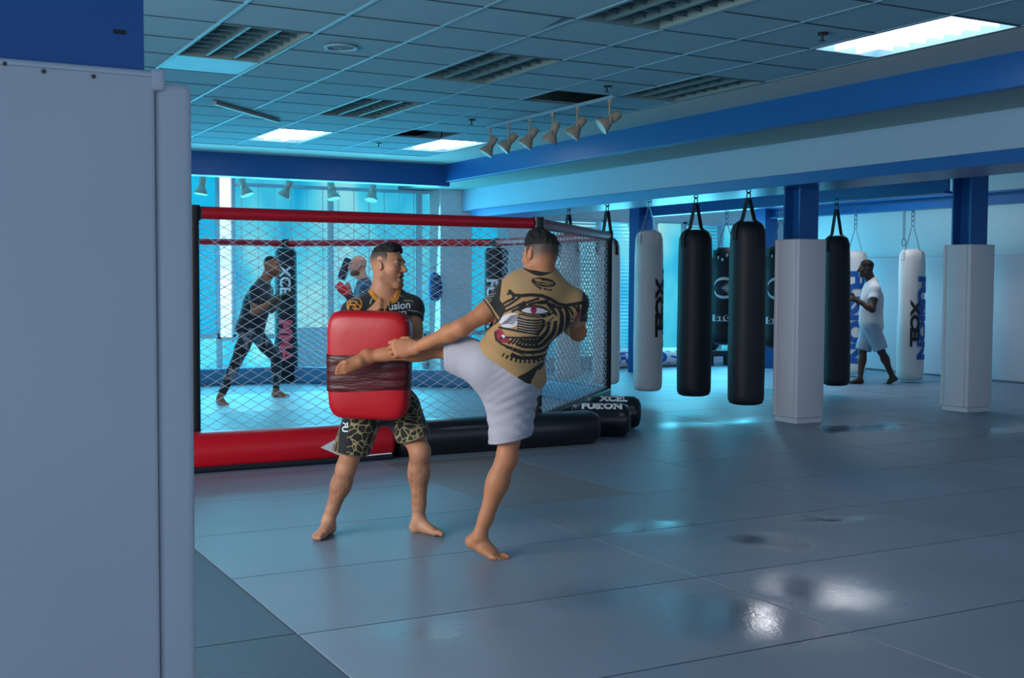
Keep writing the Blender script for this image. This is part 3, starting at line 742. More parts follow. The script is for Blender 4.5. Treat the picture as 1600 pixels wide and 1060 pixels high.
for (x, y, s) in ((10.5, 13.12, 'thick black bag with white oval emblem behind the two front black bags'), (10.5, 12.0, 'thick black bag with white oval emblem beside the left padded column')):
    t = heavy_bag(x, y, 1.88, .52, .225, 2.39, M['black_vinyl'], s, TG, 'chain', tear=True)
    a0 = face(x, y) - .1; fn = wrap_fn(.230, a0, .80)
    # emblem: two crescents with a fan of strokes
    def arc_strip(c0, pts_w, m=M['white_print']):
        b = MB(); L_ = []
        for (px, py, w_) in pts_w: L_.append((px, py, w_))
        for (p, q) in zip(L_, L_[1:]):
            dx, dy = q[0] - p[0], q[1] - p[1]; l = math.hypot(dx, dy); nx, ny = -dy / l, dx / l
            b.quad(fn(p[0] + nx * p[2], p[1] + ny * p[2]), fn(p[0] - nx * p[2], p[1] - ny * p[2]), fn(q[0] - nx * q[2], q[1] - ny * q[2]), fn(q[0] + nx * q[2], q[1] + ny * q[2]))
        return b
    b = MB()
    def addstrip(pts):
        for (p, q) in zip(pts, pts[1:]):
            dx, dy = q[0] - p[0], q[1] - p[1]; l = math.hypot(dx, dy) + 1e-9; nx, ny = -dy / l, dx / l
            b.quad(fn(p[0] + nx * p[2], p[1] + ny * p[2]), fn(p[0] - nx * p[2], p[1] - ny * p[2]), fn(q[0] - nx * q[2], q[1] - ny * q[2]), fn(q[0] + nx * q[2], q[1] + ny * q[2]))
    for sg in (1, -1):
        addstrip([(.14 * math.cos(q), sg * (.03 + .10 * math.sin(q)), .004 + .016 * math.sin(q)) for q in [math.pi * (.03 + .94 * k / 14) for k in range(15)]])
        for k in range(4): addstrip([(.13, sg * .003 * k, .004), (.0 + .02 * k, sg * (.010 + .02 * k), .006), (-.04 + .03 * k, sg * (.012 + .024 * k), .001)])
    b.build('emblem', M['white_print'], t)
    b = MB(); z0, z1 = -.46, -.37
    n = 10
    for k in range(n):
        xa, xb = -.17 + .34 * k / n, -.17 + .34 * (k + 1) / n; b.quad(fn(xa, z0), fn(xb, z0), fn(xb, z1), fn(xa, z1))
    b.build('name_patch', M['white_print'], t)
    text_on('lettering', 'STO', .105, wrap_fn(.233, a0, .385), M['black_print'], t, .06, sx=1.35)
    for k in range(6):
        a = a0 - .8 + k * .32; MB().box(-.012, .012, -.004, .004, -.02, .02, .002, mx=Matrix.Translation((.2 * math.cos(a), .2 * math.sin(a), 1.25 - .03 * (k % 3))) @ Matrix.Rotation(a + math.pi / 2, 4, 'Z')).build('rivet_patch', M['white_print'], t)
# a bare chain on the rack beside the white bag
b = MB(); z = 1.98; i = 0
def ring(b, c, rr, ax, th): b.tube([Vector(c) + (Vector((rr * math.cos(q * math.pi / 6), 0, rr * 1.3 * math.sin(q * math.pi / 6))) if ax else Vector((0, rr * math.cos(q * math.pi / 6), rr * 1.3 * math.sin(q * math.pi / 6)))) for q in range(12)], th, 6, closed=True)
ring(b, (0, 0, 1.97), .04, 1, .008); z = 2.04
while z < 2.43: ring(b, (0, 0, z), .018, i % 2, .006); z += .042; i += 1
tag(b.build('hanging_chain', M['steel'], None, True, loc=(12.9, 12.16, 0)), 'bare steel chain with end ring beside the white bag by the right wall', 'chain')

# ---- small things along the far wall
t = thing('heavy_bag', 'white bag with dark blue letters lying on the floor under the far blinds', 'punching bag', (11.15, 16.02, 0))
MB().lathe([(0, -.95), (.12, -.94), (.15, -.9), (.155, 0), (.15, .9), (.12, .94), (0, .95)], 24, mx=Matrix.Translation((0, 0, .155)) @ Matrix.Rotation(math.pi / 2, 4, 'Y')).build('body', M['bag_white'], t, True)
text_on('lettering', 'FUSION', .27, lambda x, y: (x, -.157 * math.cos(y / .157), .155 + .158 * math.sin(y / .157)), M['blue_print'], t, .06, sx=1.35, slice_w=0)
t = thing('weight_bench', 'low black bench with a round weight at the far wall', 'bench', (12.55, 15.85, 0))
MB().box(-.3, .3, -.16, .16, .16, .26, .02).build('seat', M['black_vinyl'], t, True)
for sx in (-.24, .24): MB().box(sx - .03, sx + .03, -.14, .14, 0, .16).build('leg', M['black_metal'], t)
tag(MB().lathe([(0, -.06), (.10, -.06), (.13, -.03), (.13, .03), (.10, .06), (0, .06)], 24, mx=Matrix.Rotation(math.pi / 2, 4, 'X')).build('weight_ball', M['black_vinyl'], None, True, loc=(12.42, 15.85, .39)), 'round black weight standing on the low bench at the far wall', 'weight')
t = thing('stool', 'small blue stool under the thick black bag by the left column', 'stool', (13.35, 15.3, 0))
MB().lathe([(.17, 0), (.19, .02), (.2, .05), (0, .05)], 24, c=(0, 0, .36)).build('seat', M['blue'], t, True)
for k in range(4):
    a = math.pi / 4 + k * math.pi / 2; MB().tube([(.2 * math.cos(a), .2 * math.sin(a), 0), (.13 * math.cos(a), .13 * math.sin(a), .37)], .018, 8).build('leg', M['blue_flat'], t)
# a jacket hung on the pier behind the cage
t = thing('jacket', 'dark blue jacket hanging beside the white pier behind the cage', 'jacket', (7.32, 15.9, 1.1))
MB().lathe([(.05, 0), (.13, .02), (.15, .2), (.14, .38), (.09, .46), (.03, .48)], 14, mx=Matrix.Diagonal((.62, .45, .9, 1))).build('body', mat('navy_cloth', (20, 60, 110), .8), t, True)
MB().tube([(.06, 0, .38), (.09, -.02, .22), (.075, -.03, .05)], .03, 10).build('sleeve', mat('navy_sleeve', (20, 60, 110), .8), t, True)
MB().tube([(0, 0, .47), (0, .02, .52)], .008, 6).build('loop', M['black_mat'], t)

# ================================================================== PEOPLE
# A body is a smooth union of tapered limbs, sampled on a grid and skinned as ONE surface.
def nrm(v): v = np.asarray(v, float); return v / (np.linalg.norm(v) + 1e-12)
class Field:
    def __init__(self): self.p = []
    def cone(self, a, b, ra, rb, k=0.02, sub=False): self.p.append(('c', np.array(a, float), np.array(b, float), ra, rb, k, sub)); return self
    def ell(self, c, r, axes=None, k=0.02, sub=False):
        R = np.eye(3) if axes is None else np.array([nrm(x) for x in axes]); self.p.append(('e', np.array(c, float), np.array(r, float), R, k, sub)); return self
    def chain(self, pts, rs, k=0.02):
        for i in range(len(pts) - 1): self.cone(pts[i], pts[i + 1], rs[i], rs[i + 1], k)
        return self
    def extend(self, other): self.p += other.p; return self
    def inflate(self, d):
        f = Field()
        for q in self.p:
            if q[0] == 'c': f.p.append(('c', q[1], q[2], q[3] + d, q[4] + d, q[5], q[6]))
            else: f.p.append(('e', q[1], q[2] + d, q[3], q[4], q[5]))
        return f
    def bounds(self, m=0.03):
        lo, hi = [], []
        for q in self.p:
            if q[-1]: continue
            if q[0] == 'c':
                r = max(q[3], q[4]); lo.append(np.minimum(q[1], q[2]) - r); hi.append(np.maximum(q[1], q[2]) + r)
            else: r = q[2].max(); lo.append(q[1] - r); hi.append(q[1] + r)
        return np.min(lo, 0) - m, np.max(hi, 0) + m
    def sample(self, res, lo=None, hi=None, pad=0.05):
        if lo is None: lo, hi = self.bounds()
        n = np.ceil((hi - lo) / res).astype(int) + 1
        D = np.full(tuple(n), 0.5, np.float32); ax = [lo[i] + res * np.arange(n[i]) for i in range(3)]
        for q in self.p:
            k, sub = q[-2], q[-1]
            if q[0] == 'c': r = max(q[3], q[4]); a, b = np.minimum(q[1], q[2]) - r, np.maximum(q[1], q[2]) + r
            else: r = q[2].max(); a, b = q[1] - r, q[1] + r
            m = max(pad, k + 0.01); i0 = np.maximum(0, np.floor((a - m - lo) / res).astype(int)); i1 = np.minimum(n, np.ceil((b + m - lo) / res).astype(int) + 1)
            if (i1 <= i0).any(): continue
            sl = tuple(slice(i0[j], i1[j]) for j in range(3))
            X = ax[0][sl[0]][:, None, None].astype(np.float32); Y = ax[1][sl[1]][None, :, None].astype(np.float32); Z = ax[2][sl[2]][None, None, :].astype(np.float32)
            if q[0] == 'c':
                A, B, ra, rb = q[1], q[2], q[3], q[4]; ba = B - A; l2 = float(ba @ ba) + 1e-12
                px, py, pz = X - np.float32(A[0]), Y - np.float32(A[1]), Z - np.float32(A[2])
                t = np.clip((px * np.float32(ba[0]) + py * np.float32(ba[1]) + pz * np.float32(ba[2])) / np.float32(l2), 0, 1)
                d = np.sqrt((px - t * np.float32(ba[0])) ** 2 + (py - t * np.float32(ba[1])) ** 2 + (pz - t * np.float32(ba[2])) ** 2) - (np.float32(ra) + t * np.float32(rb - ra))
            else:
                c, rr, R = q[1], q[2], q[3].astype(np.float32); px, py, pz = X - np.float32(c[0]), Y - np.float32(c[1]), Z - np.float32(c[2])
                s0 = 0; s1 = 0
                for i in range(3):
                    w = px * R[i, 0] + py * R[i, 1] + pz * R[i, 2]; s0 = s0 + (w / np.float32(rr[i])) ** 2; s1 = s1 + (w / np.float32(rr[i] ** 2)) ** 2
                k0 = np.sqrt(s0); d = k0 * (k0 - 1) / (np.sqrt(s1) + 1e-6)
            cur = D[sl]
            if sub: d = -d; h = np.maximum(k - np.abs(cur - d), 0) / k; D[sl] = np.maximum(cur, d) + h * h * k * 0.25
            else: h = np.maximum(k - np.abs(cur - d), 0) / k; D[sl] = np.minimum(cur, d) - h * h * k * 0.25
        return D, lo, ax

def surface(D, lo, res):
    """surface nets: vertices and quads of the zero level"""
    S = D < 0; n = np.array(D.shape)
    cnt = np.zeros(tuple(n - 1), np.int8)
    for dx in (0, 1):
        for dy in (0, 1):
            for dz in (0, 1): cnt += S[dx:n[0] - 1 + dx, dy:n[1] - 1 + dy, dz:n[2] - 1 + dz]
    cells = np.argwhere((cnt > 0) & (cnt < 8)); idx = np.full(tuple(n - 1), -1, np.int32)
    idx[cells[:, 0], cells[:, 1], cells[:, 2]] = np.arange(len(cells))
    acc = np.zeros((len(cells), 3)); num = np.zeros(len(cells))
    co = [(x, y, z) for x in (0, 1) for y in (0, 1) for z in (0, 1)]
    val = {c: D[cells[:, 0] + c[0], cells[:, 1] + c[1], cells[:, 2] + c[2]] for c in co}
    for a in co:
        for ax_ in range(3):
            if a[ax_]: continue
            b = list(a); b[ax_] = 1; b = tuple(b); va, vb = val[a], val[b]; cr = (va < 0) != (vb < 0)
            t = np.where(cr, va / np.where(va == vb, 1, va - vb), 0)
            pt = np.tile(np.array(a, float), (len(cells), 1)); pt[:, ax_] += t
            acc += pt * cr[:, None]; num += cr
    V = lo + (cells + acc / num[:, None]) * res
    F = []
    for ax_ in range(3):
        sl0 = [slice(1, n[i] - 1) for i in range(3)]; sl1 = list(sl0); sl0[ax_] = slice(0, n[ax_] - 1); sl1[ax_] = slice(1, n[ax_])
        s0, s1 = S[tuple(sl0)], S[tuple(sl1)]; E = np.argwhere(s0 != s1); flip = s0[E[:, 0], E[:, 1], E[:, 2]]
        for i in range(3):
            if i != ax_: E[:, i] += 1
        u, v = [i for i in range(3) if i != ax_]
        if ax_ == 1: u, v = v, u
        q = []
        for (du, dv) in ((-1, -1), (0, -1), (0, 0), (-1, 0)):
            e = E.copy(); e[:, u] += du; e[:, v] += dv; q.append(idx[e[:, 0], e[:, 1], e[:, 2]])
        q = np.stack(q, 1); q[~flip] = q[~flip][:, ::-1]; F.append(q)
    F = np.concatenate(F); F = F[(F >= 0).all(1)]
    return V, F
def relax(V, F, it=1, w=0.5):
    e = np.concatenate([F[:, [0, 1]], F[:, [1, 2]], F[:, [2, 3]], F[:, [3, 0]]]); n = len(V)
    for _ in range(it):
        s = np.zeros((n, 3)); c = np.zeros(n)
        for i in range(3): s[:, i] = np.bincount(e[:, 0], V[e[:, 1], i], n) + np.bincount(e[:, 1], V[e[:, 0], i], n)
        c = np.bincount(e[:, 0], minlength=n) + np.bincount(e[:, 1], minlength=n)
        V = V * (1 - w) + w * s / np.maximum(c, 1)[:, None]
    return V
def subdiv(V, F):
    """one simple split of every quad, for finer printed colour"""
    n = len(V); e = np.concatenate([F[:, [0, 1]], F[:, [1, 2]], F[:, [2, 3]], F[:, [3, 0]]]); es = np.sort(e, 1)
    ue, inv = np.unique(es[:, 0].astype(np.int64) * n + es[:, 1], return_inverse=True); inv = inv.ravel()
    mid = (V[ue // n] + V[ue % n]) / 2; cen = V[F].mean(1); m = len(F)
    i0, i1, i2, i3 = [n + inv[k * m:(k + 1) * m] for k in range(4)]; c = n + len(ue) + np.arange(m)
    F2 = np.concatenate([np.stack([F[:, 0], i0, c, i3], 1), np.stack([i0, F[:, 1], i1, c], 1), np.stack([c, i1, F[:, 2], i2], 1), np.stack([i3, c, i2, F[:, 3]], 1)])
    return np.concatenate([V, mid, cen]), F2
def mesh_from(name, V, F, m, parent=None, cols=None, origin=(0, 0, 0)):
    me = bpy.data.meshes.new(name); V = V - np.asarray(origin)
    me.vertices.add(len(V)); me.vertices.foreach_set('co', V.astype(np.float32).ravel())
    me.loops.add(F.size); me.loops.foreach_set('vertex_index', F.astype(np.int32).ravel())
    me.polygons.add(len(F)); me.polygons.foreach_set('loop_start', np.arange(0, F.size, 4, dtype=np.int32))
    try: me.polygons.foreach_set('loop_total', np.full(len(F), 4, np.int32))
    except Exception: pass
    me.update(calc_edges=True); me.validate()
    me.polygons.foreach_set('use_smooth', [True] * len(me.polygons))
    me.materials.append(m)
    if cols is not None: set_cols(me, cols)
    return link(name, me, parent)
def noise3(P, sc, seed=0, oct_=3):
    r = np.random.RandomState(seed); out = np.zeros(len(P)); amp = 1.0; tot = 0
    for o in range(oct_):
        for _ in range(5):
            k = r.normal(size=3) * sc * 2 ** o; out += amp * np.sin(P @ k + r.uniform(0, 6.28)) / 2.2; 
        tot += amp; amp *= 0.55
    return out / tot
def sstep(a, b, x): t = np.clip((x - a) / (b - a), 0, 1); return t * t * (3 - 2 * t)
def mixc(c, col, t): return c * (1 - t[:, None]) + np.array(col)[None] * t[:, None]

# ---- anatomy -------------------------------------------------------
def add_head(f, C0, fw, up, s=1.0, open_mouth=0.0, neck=None, neck_r=0.056, beard=0.0):
    fw = nrm(fw); up = nrm(np.asarray(up) - fw * (np.asarray(up) @ fw)); rt = np.cross(fw, up); B = np.stack([rt, fw, up])
    L = lambda x, y, z: np.asarray(C0) + s * (rt * x + fw * y + up * z)
    A3 = (rt, fw, up)
    f.ell(L(0, -.014, .034), s * np.array((.0735, .094, .088)), A3, .03)
    f.ell(L(0, .034, -.024), s * np.array((.058, .058, .084)), A3, .03)
    f.cone(L(-.052, .002, -.055), L(-.018, .068, -.094 - .01 * open_mouth), s * .021, s * .019, .025)
    f.cone(L(.052, .002, -.055), L(.018, .068, -.094 - .01 * open_mouth), s * .021, s * .019, .025)
    f.cone(L(-.012, .074, -.096 - .012 * open_mouth), L(.012, .074, -.096 - .012 * open_mouth), s * .019, s * .019, .018)
    f.cone(L(-.034, .078, .026), L(.034, .078, .026), s * .013, s * .013, .015)
    for sx in (-1, 1):
        f.ell(L(sx * .040, .056, -.020), s * np.array((.024, .026, .022)), A3, .02)
        f.ell(L(sx * .031, .094, .006), s * np.array((.014, .012, .0095)), A3, .010, True)
        f.cone(L(sx * .010, .096, -.027), L(sx * .012, .088, -.026), s * .008, s * .008, .006)
        f.ell(L(sx * .077, -.010, -.002), s * np.array((.010, .017, .029)), (rt, fw + up * .25, up - fw * .25), .008)
        f.ell(L(sx * .087, -.006, -.002), s * np.array((.006, .010, .019)), (rt, fw, up), .006, True)
    f.chain([L(0, .086, .018), L(0, .098, -.004), L(0, .112, -.023)], [s * .0085, s * .010, s * .0125], .010)
    if open_mouth: f.ell(L(0, .098, -.064), s * np.array((.020, .020, .006 + .007 * open_mouth)), A3, .006, True)
    f.cone(L(-.018, .088, -.053), L(.018, .088, -.053), s * .0075, s * .0075, .008)
    f.cone(L(-.016, .086, -.069 - .010 * open_mouth), L(.016, .086, -.069 - .010 * open_mouth), s * .0085, s * .0085, .008)
    if neck is not None:
        f.cone(L(0, -.025, -.030), neck, s * neck_r * .98, neck_r * 1.12, .03)
        f.cone(L(0, .004, -.070), np.asarray(neck) + fw * .012, s * neck_r * .64, neck_r * .84, .03)
    return L, B
def head_local(P, C0, B, s): return (P - np.asarray(C0)) @ B.T / s

def add_hand(f, W_, d, palm, thumb_sign, curl=(60, 70, 50), spread=0.10, s=1.0, thumb=(0.55, 0.5), k=.006):
    """wrist point, direction to the knuckles, palm normal, +1/-1 thumb side; fingers curl towards the palm side"""
    d = nrm(d); palm = nrm(np.asarray(palm) - d * (np.asarray(palm) @ d)); side = np.cross(palm, d) * thumb_sign
    W_ = np.asarray(W_, float); curls = curl if hasattr(curl[0], '__len__') else [curl] * 4
    knl = [.090, .094, .089, .080]; off = [.030, .010, -.010, -.028]; ln = [(.044, .027, .021), (.049, .030, .022), (.045, .028, .021), (.034, .021, .018)]
    for i in range(4):
        kn = W_ + s * (d * knl[i] + side * off[i]) - palm * s * .004 * (1 - abs(i - 1.3) * .4)
        f.cone(W_ + s * side * off[i] * .55, kn, s * .0155, s * .0125, .018)
        dirn = nrm(d + side * spread * (1.5 - i)); p = kn; rad = [.0105, .0096, .0086, .0074] if i < 3 else [.0092, .0083, .0076, .0066]
        ang = 0
        for j in range(3):
            ang += math.radians(curls[i][j]); dv = dirn * math.cos(ang) + palm * math.sin(ang)
            q = p + dv * s * ln[i][j]; f.cone(p, q, s * rad[j], s * rad[j + 1], k); p = q
    f.ell(W_ + s * (d * .05 + palm * .004), s * np.array((.042, .042, .016)), (side, d, palm), .012)
    tb = W_ + s * (d * .022 + side * .024 + palm * .008)
    t1 = tb + s * nrm(d * .6 + side * .75 + palm * thumb[0]) * .042; t2 = t1 + s * nrm(d * .9 + side * .25 + palm * thumb[1]) * .032; t3 = t2 + s * nrm(d * 1.0 - side * .1 + palm * (thumb[1] + .25)) * .026
    f.cone(W_ + s * d * .012, tb, s * .017, s * .017, .014); f.chain([tb, t1, t2, t3], [s * .0165, s * .0125, s * .0110, s * .0085], .008)

def add_foot(f, ank, fw, up, med, s=1.0, toe_up=0.0, heel=1.0):
    """ankle point, foot forward, foot up, medial side (towards the big toe); sole lies .075 s below the ankle"""
    fw = nrm(fw); up = nrm(np.asarray(up) - fw * (np.asarray(up) @ fw)); med = np.asarray(med) - fw * (np.asarray(med) @ fw); med = nrm(med - up * (med @ up))
    L = lambda x, y, z: np.asarray(ank) + s * (fw * x + med * y + up * z)
    A3 = (fw, med, up)
    f.ell(L(-.030 * heel, 0, -.047 * heel), s * np.array((.034, .030, .030)), A3, .02)
    f.cone(L(0, 0, .01), L(-.022 * heel, 0, -.035 * heel), s * .033, s * .028, .02)
    f.cone(L(.002, .002, -.012), L(.085, .012, -.045), s * .034, s * .021, .025)
    f.cone(L(-.02 * heel, -.006, -.05 * heel), L(.105, -.024, -.059), s * .025, s * .0155, .02)
    f.cone(L(.04, .010, -.036), L(.118, .024, -.057), s * .026, s * .018, .02)
    f.cone(L(.04, -.004, -.045), L(.118, -.004, -.058), s * .026, s * .016, .02)
    f.ell(L(.0, .024, -.006), s * np.array((.012, .010, .012)), A3, .012); f.ell(L(-.004, -.026, -.014), s * np.array((.012, .010, .012)), A3, .012)
    tl = [(.122, .028, .046, .0150), (.126, .010, .040, .0098), (.122, -.005, .035, .0094), (.115, -.019, .030, .0090), (.104, -.031, .025, .0085)]
    for (x, y, l, r) in tl:
        p = L(x, y, -.062 + (r - .010)); m_ = p + s * (fw * l * .55 + up * (.004 + toe_up * l * .4)); q = p + s * (fw * l - up * (.002 - toe_up * l))
        f.cone(p, m_, s * r * 1.02, s * r, .007); f.cone(m_, q, s * r, s * r * .86, .006)

def add_leg(f, hip, knee, ankle, fwd, s=1.0, calf_dir=None, k=.03):
    """thigh, knee, calf; fwd is where the kneecap points"""
    hip, knee, ankle = map(lambda v: np.asarray(v, float), (hip, knee, ankle)); fwd = nrm(fwd)
    th = knee - hip; sh = ankle - knee; bk = -fwd
    f.cone(hip, hip + th * .55, s * .083, s * .068, k); f.cone(hip + th * .5, knee, s * .068, s * .051, k)
    f.ell(hip + th * .38 + fwd * .014, (s * .066, s * .066, np.linalg.norm(th) * .40), _ax(th), k)
    f.ell(knee + fwd * .014, (s * .040, s * .040, s * .046), _ax(th), .02)
    f.cone(knee, knee + sh * .33, s * .049, s * .050, k); f.cone(knee + sh * .3, knee + sh * .78, s * .050, s * .034, k); f.cone(knee + sh * .75, ankle, s * .034, s * .031, .02)
    f.ell(knee + sh * .30 + bk * .017 * s, (s * .045, s * .047, np.linalg.norm(sh) * .27), _ax(sh), k)
    f.cone(knee + sh * .6 + bk * .012, ankle + bk * .024 * s, s * .024, s * .013, .03)
def _ax(v):
    v = nrm(v); a = nrm(np.cross(v, (0, 0, 1) if abs(v[2]) < .9 else (1, 0, 0))); return (a, np.cross(v, a), v)
def add_arm(f, sh, el, wr, s=1.0, k=.025, fdir=None):
    sh, el, wr = map(lambda v: np.asarray(v, float), (sh, el, wr)); u = el - sh; w = wr - el
    f.ell(sh + u * .06, (s * .060, s * .060, s * .068), _ax(u), k)
    f.cone(sh, sh + u * .5, s * .053, s * .048, k); f.cone(sh + u * .45, el, s * .048, s * .040, k)
    f.cone(el, el + w * .28, s * .041, s * .043, k); f.cone(el + w * .25, el + w * .8, s * .043, s * .029, k); f.cone(el + w * .75, wr, s * .029, s * .0265, .02)
def add_torso(f, pel, neck, shl, shr, hipl, hipr, back, s=1.0, k=.045):
    pel, neck, shl, shr, hipl, hipr = map(lambda v: np.asarray(v, float), (pel, neck, shl, shr, hipl, hipr))
    up = nrm(neck - pel); lat = nrm((shr - shl) - up * ((shr - shl) @ up)); bk = nrm(np.cross(lat, up)); bk = bk if bk @ np.asarray(back) > 0 else -bk
    hl = nrm((hipr - hipl)); Lh = np.linalg.norm(neck - pel); A3 = (lat, bk, up); mid = (shl + shr) / 2
    latm = nrm(lat * .5 + nrm(hl - up * (hl @ up)) * .5)
    f.ell(pel + up * .01, (s * .160, s * .112, s * .115), (hl, np.cross(up, hl), up), k)
    f.ell(pel + up * Lh * .30, (s * .138, s * .098, s * .16), (latm, np.cross(up, latm), up), k)
    f.ell(pel + up * Lh * .62 - bk * .008, (s * .162, s * .116, s * .19), A3, k)
    f.ell(pel + up * Lh * .80, (s * .165, s * .100, s * .115), A3, k)
    for sh in (shl, shr):
        f.cone(neck + up * .0 - bk * 0, sh + (neck - sh) * .12, s * .058, s * .054, k)
        f.cone(mid * .55 + sh * .45 - up * .09 + bk * .04, sh, s * .075, s * .052, k)
        f.cone(mid * .55 + sh * .45 - up * .10 - bk * .04, sh, s * .070, s * .050, k)
    f.ell(hipl * .8 + pel * .2 + bk * .05, (s * .085, s * .085, s * .095), None, k); f.ell(hipr * .8 + pel * .2 + bk * .05, (s * .085, s * .085, s * .095), None, k)
    return up, lat, bk
def hair_noise(P): return noise3(P, 120, 3, 2)
SKIN = attr_mat('skin', 0.52, 0.10, 160, 0.4, 0.06)
CLOTH = attr_mat('printed_cloth', 0.75, 0.12, 120, 0.3, 0, 0.2)
HAIRM = attr_mat('hair', 0.7, 0.5, 260, 0.3)
EYE_W = mat('eye_white', (150, 140, 134), .3); EYE_D = mat('eye_iris', (28, 18, 14), .2)
def add_eyes(L, s, parent, look=0.0):
    for sx in (-1, 1):
        V = Vector(L(sx * .031, .0775, .006)); b = MB(); b.lathe([(0, -.0105 * s), (.006 * s, -.0085 * s), (.0105 * s, 0), (.006 * s, .0085 * s), (0, .0105 * s)], 14, mx=Matrix.Translation(V)); e = b.build('eye', EYE_W, parent, True)
        q = Vector(L(sx * .031 + look * .004, .0775 + .0092, .005)); MB().lathe([(0, -.005 * s), (.0058 * s, 0), (0, .005 * s)], 12, mx=Matrix.Translation(q)).build('iris', EYE_D, e, True)
def face_cols(P, base, C0, B, s, hair=(0.018, 0.014, 0.012), fade=True, beard=0.0, brow=(0.02, 0.015, 0.012), lipc=None, fade_z=(0.0, 0.05), hair_y=.055, bald=False):
    q = head_local(P, C0, B, s); x, y, z = q[:, 0], q[:, 1], q[:, 2]
    c = np.tile(np.array(base), (len(P), 1)); r = np.linalg.norm(q, axis=1); near = (r < .16)
    c *= (1 + .08 * noise3(P, 18, 5, 3))[:, None]
    c = mixc(c, np.array(base) * np.array((1.08, .80, .76)), near * .6 * np.exp(-(((np.abs(x) - .042) / .02) ** 2 + ((z + .02) / .02) ** 2)) * (y > .04))
    c = mixc(c, np.array(base) * np.array((1.05, .72, .68)), near * .5 * np.exp(-((x / .014) ** 2 + ((z + .022) / .012) ** 2)) * (y > .09))
    lip = near * np.exp(-((x / .021) ** 4 + ((z + .061) / .014) ** 4)) * (y > .082)
    c = mixc(c, lipc if lipc is not None else np.array(base) * np.array((.85, .55, .55)), lip * .8)
    arch = .026 + .006 * np.cos((np.abs(x) - .034) / .02 * 1.3) ; eb = near * np.exp(-(((np.abs(x) - .032) / .019) ** 4 + ((z - arch) / .0068) ** 4)) * (y > .05)
    c = mixc(c, brow, eb * .92)
    lash = near * np.exp(-(((np.abs(x) - .031) / .015) ** 4 + ((z - .0115) / .004) ** 2)) * (y > .06); c = mixc(c, (.03, .02, .015), lash * .75)
    sock = near * np.exp(-(((np.abs(x) - .031) / .018) ** 2 + ((z - .004) / .013) ** 2)) * (y > .06); c = mixc(c, np.array(base) * .62, sock * .45)
    if beard:
        bd = near * sstep(-.040, -.058, z - .35 * np.maximum(0, .03 - y)) * (y > -.01) * sstep(-.125, -.105, z) * (1 - .8 * np.exp(-((x / .02) ** 2 + ((z + .062) / .009) ** 2)))
        must = near * np.exp(-((x / .026) ** 4 + ((z + .044) / .006) ** 2)) * (y > .08); c = mixc(c, np.array(hair) * 1.6, np.clip(bd + must, 0, 1) * beard)
    if fade and not bald:
        line = hair_y - .35 * np.clip(.09 - z, -1, .05) * (np.abs(x) > .03)          # front hair edge
        side = sstep(fade_z[0], fade_z[1], z + .25 * np.maximum(0, -y - .05) * 0)
        hm = near * (np.abs(x) < .0735 * s) * side * sstep(.004, -.004, y - (hair_y - .03 - .02 * (np.abs(x) < .06))) * (r > .05)
        c = mixc(c, np.array(hair) * 1.3 + .012, np.clip(hm, 0, 1) * .93)
    return c
def make_hair(parent, C0, B, s, thick, zmin, ymax, col, res=.004, flat=0.0, back=-.2):
    f = Field(); rt, fw, up = B; L = lambda x, y, z: np.asarray(C0) + s * (rt * x + fw * y + up * z)
    f.ell(L(0, -.014, .034), s * (np.array((.0735, .094, .088)) + thick), (rt, fw, up), .03)
    if flat: f.ell(L(0, .02, .075), s * np.array((.062, .068, .05 + flat)), (rt, fw, up), .02)
    lo, hi = f.bounds(.02); D, lo, ax = f.sample(res, lo, hi)
    G = np.stack(np.meshgrid(*ax, indexing='ij'), -1).reshape(-1, 3); q = head_local(G, C0, B, s)
    n = noise3(G, 110, 8, 2) * .003
    cut = np.maximum(np.maximum(zmin + n * 1.5 - q[:, 2], q[:, 1] - (ymax + .25 * np.maximum(0, q[:, 2] - .08) + n)), back - q[:, 1])
    D2 = np.maximum(D.ravel() - n, cut * .9).reshape(D.shape).astype(np.float32)
    V, F = surface(D2, lo, res); V = relax(V, F, 1)
    c = np.tile(np.array(col), (len(V), 1)) * (1 + .5 * noise3(V, 200, 4, 2))[:, None]
    return mesh_from('hair', V, F, HAIRM, parent, np.clip(c, .002, 1))
def clip_mesh(D, lo, ax, res, fn, parent, name, colfn, m=None, sub=0, it=2):
    G = np.stack(np.meshgrid(*[a.astype(np.float32) for a in ax], indexing='ij'), -1).reshape(-1, 3)
    D2 = np.maximum(D.ravel(), fn(G, D.ravel()).astype(np.float32)).reshape(D.shape) if fn else D
    V, F = surface(D2, lo, res); V = relax(V, F, it)
    for _ in range(sub): V, F = subdiv(V, F)
    return mesh_from(name, V, F, m or CLOTH, parent, np.clip(colfn(V), .002, 1))
def vnormals(V, F):
    a = V[F[:, 2]] - V[F[:, 0]]; b = V[F[:, 3]] - V[F[:, 1]]; n = np.cross(a, b); out = np.zeros_like(V)
    for k in range(4):
        for i in range(3): out[:, i] += np.bincount(F[:, k], n[:, i], len(V))
    return out / (np.linalg.norm(out, axis=1)[:, None] + 1e-12)

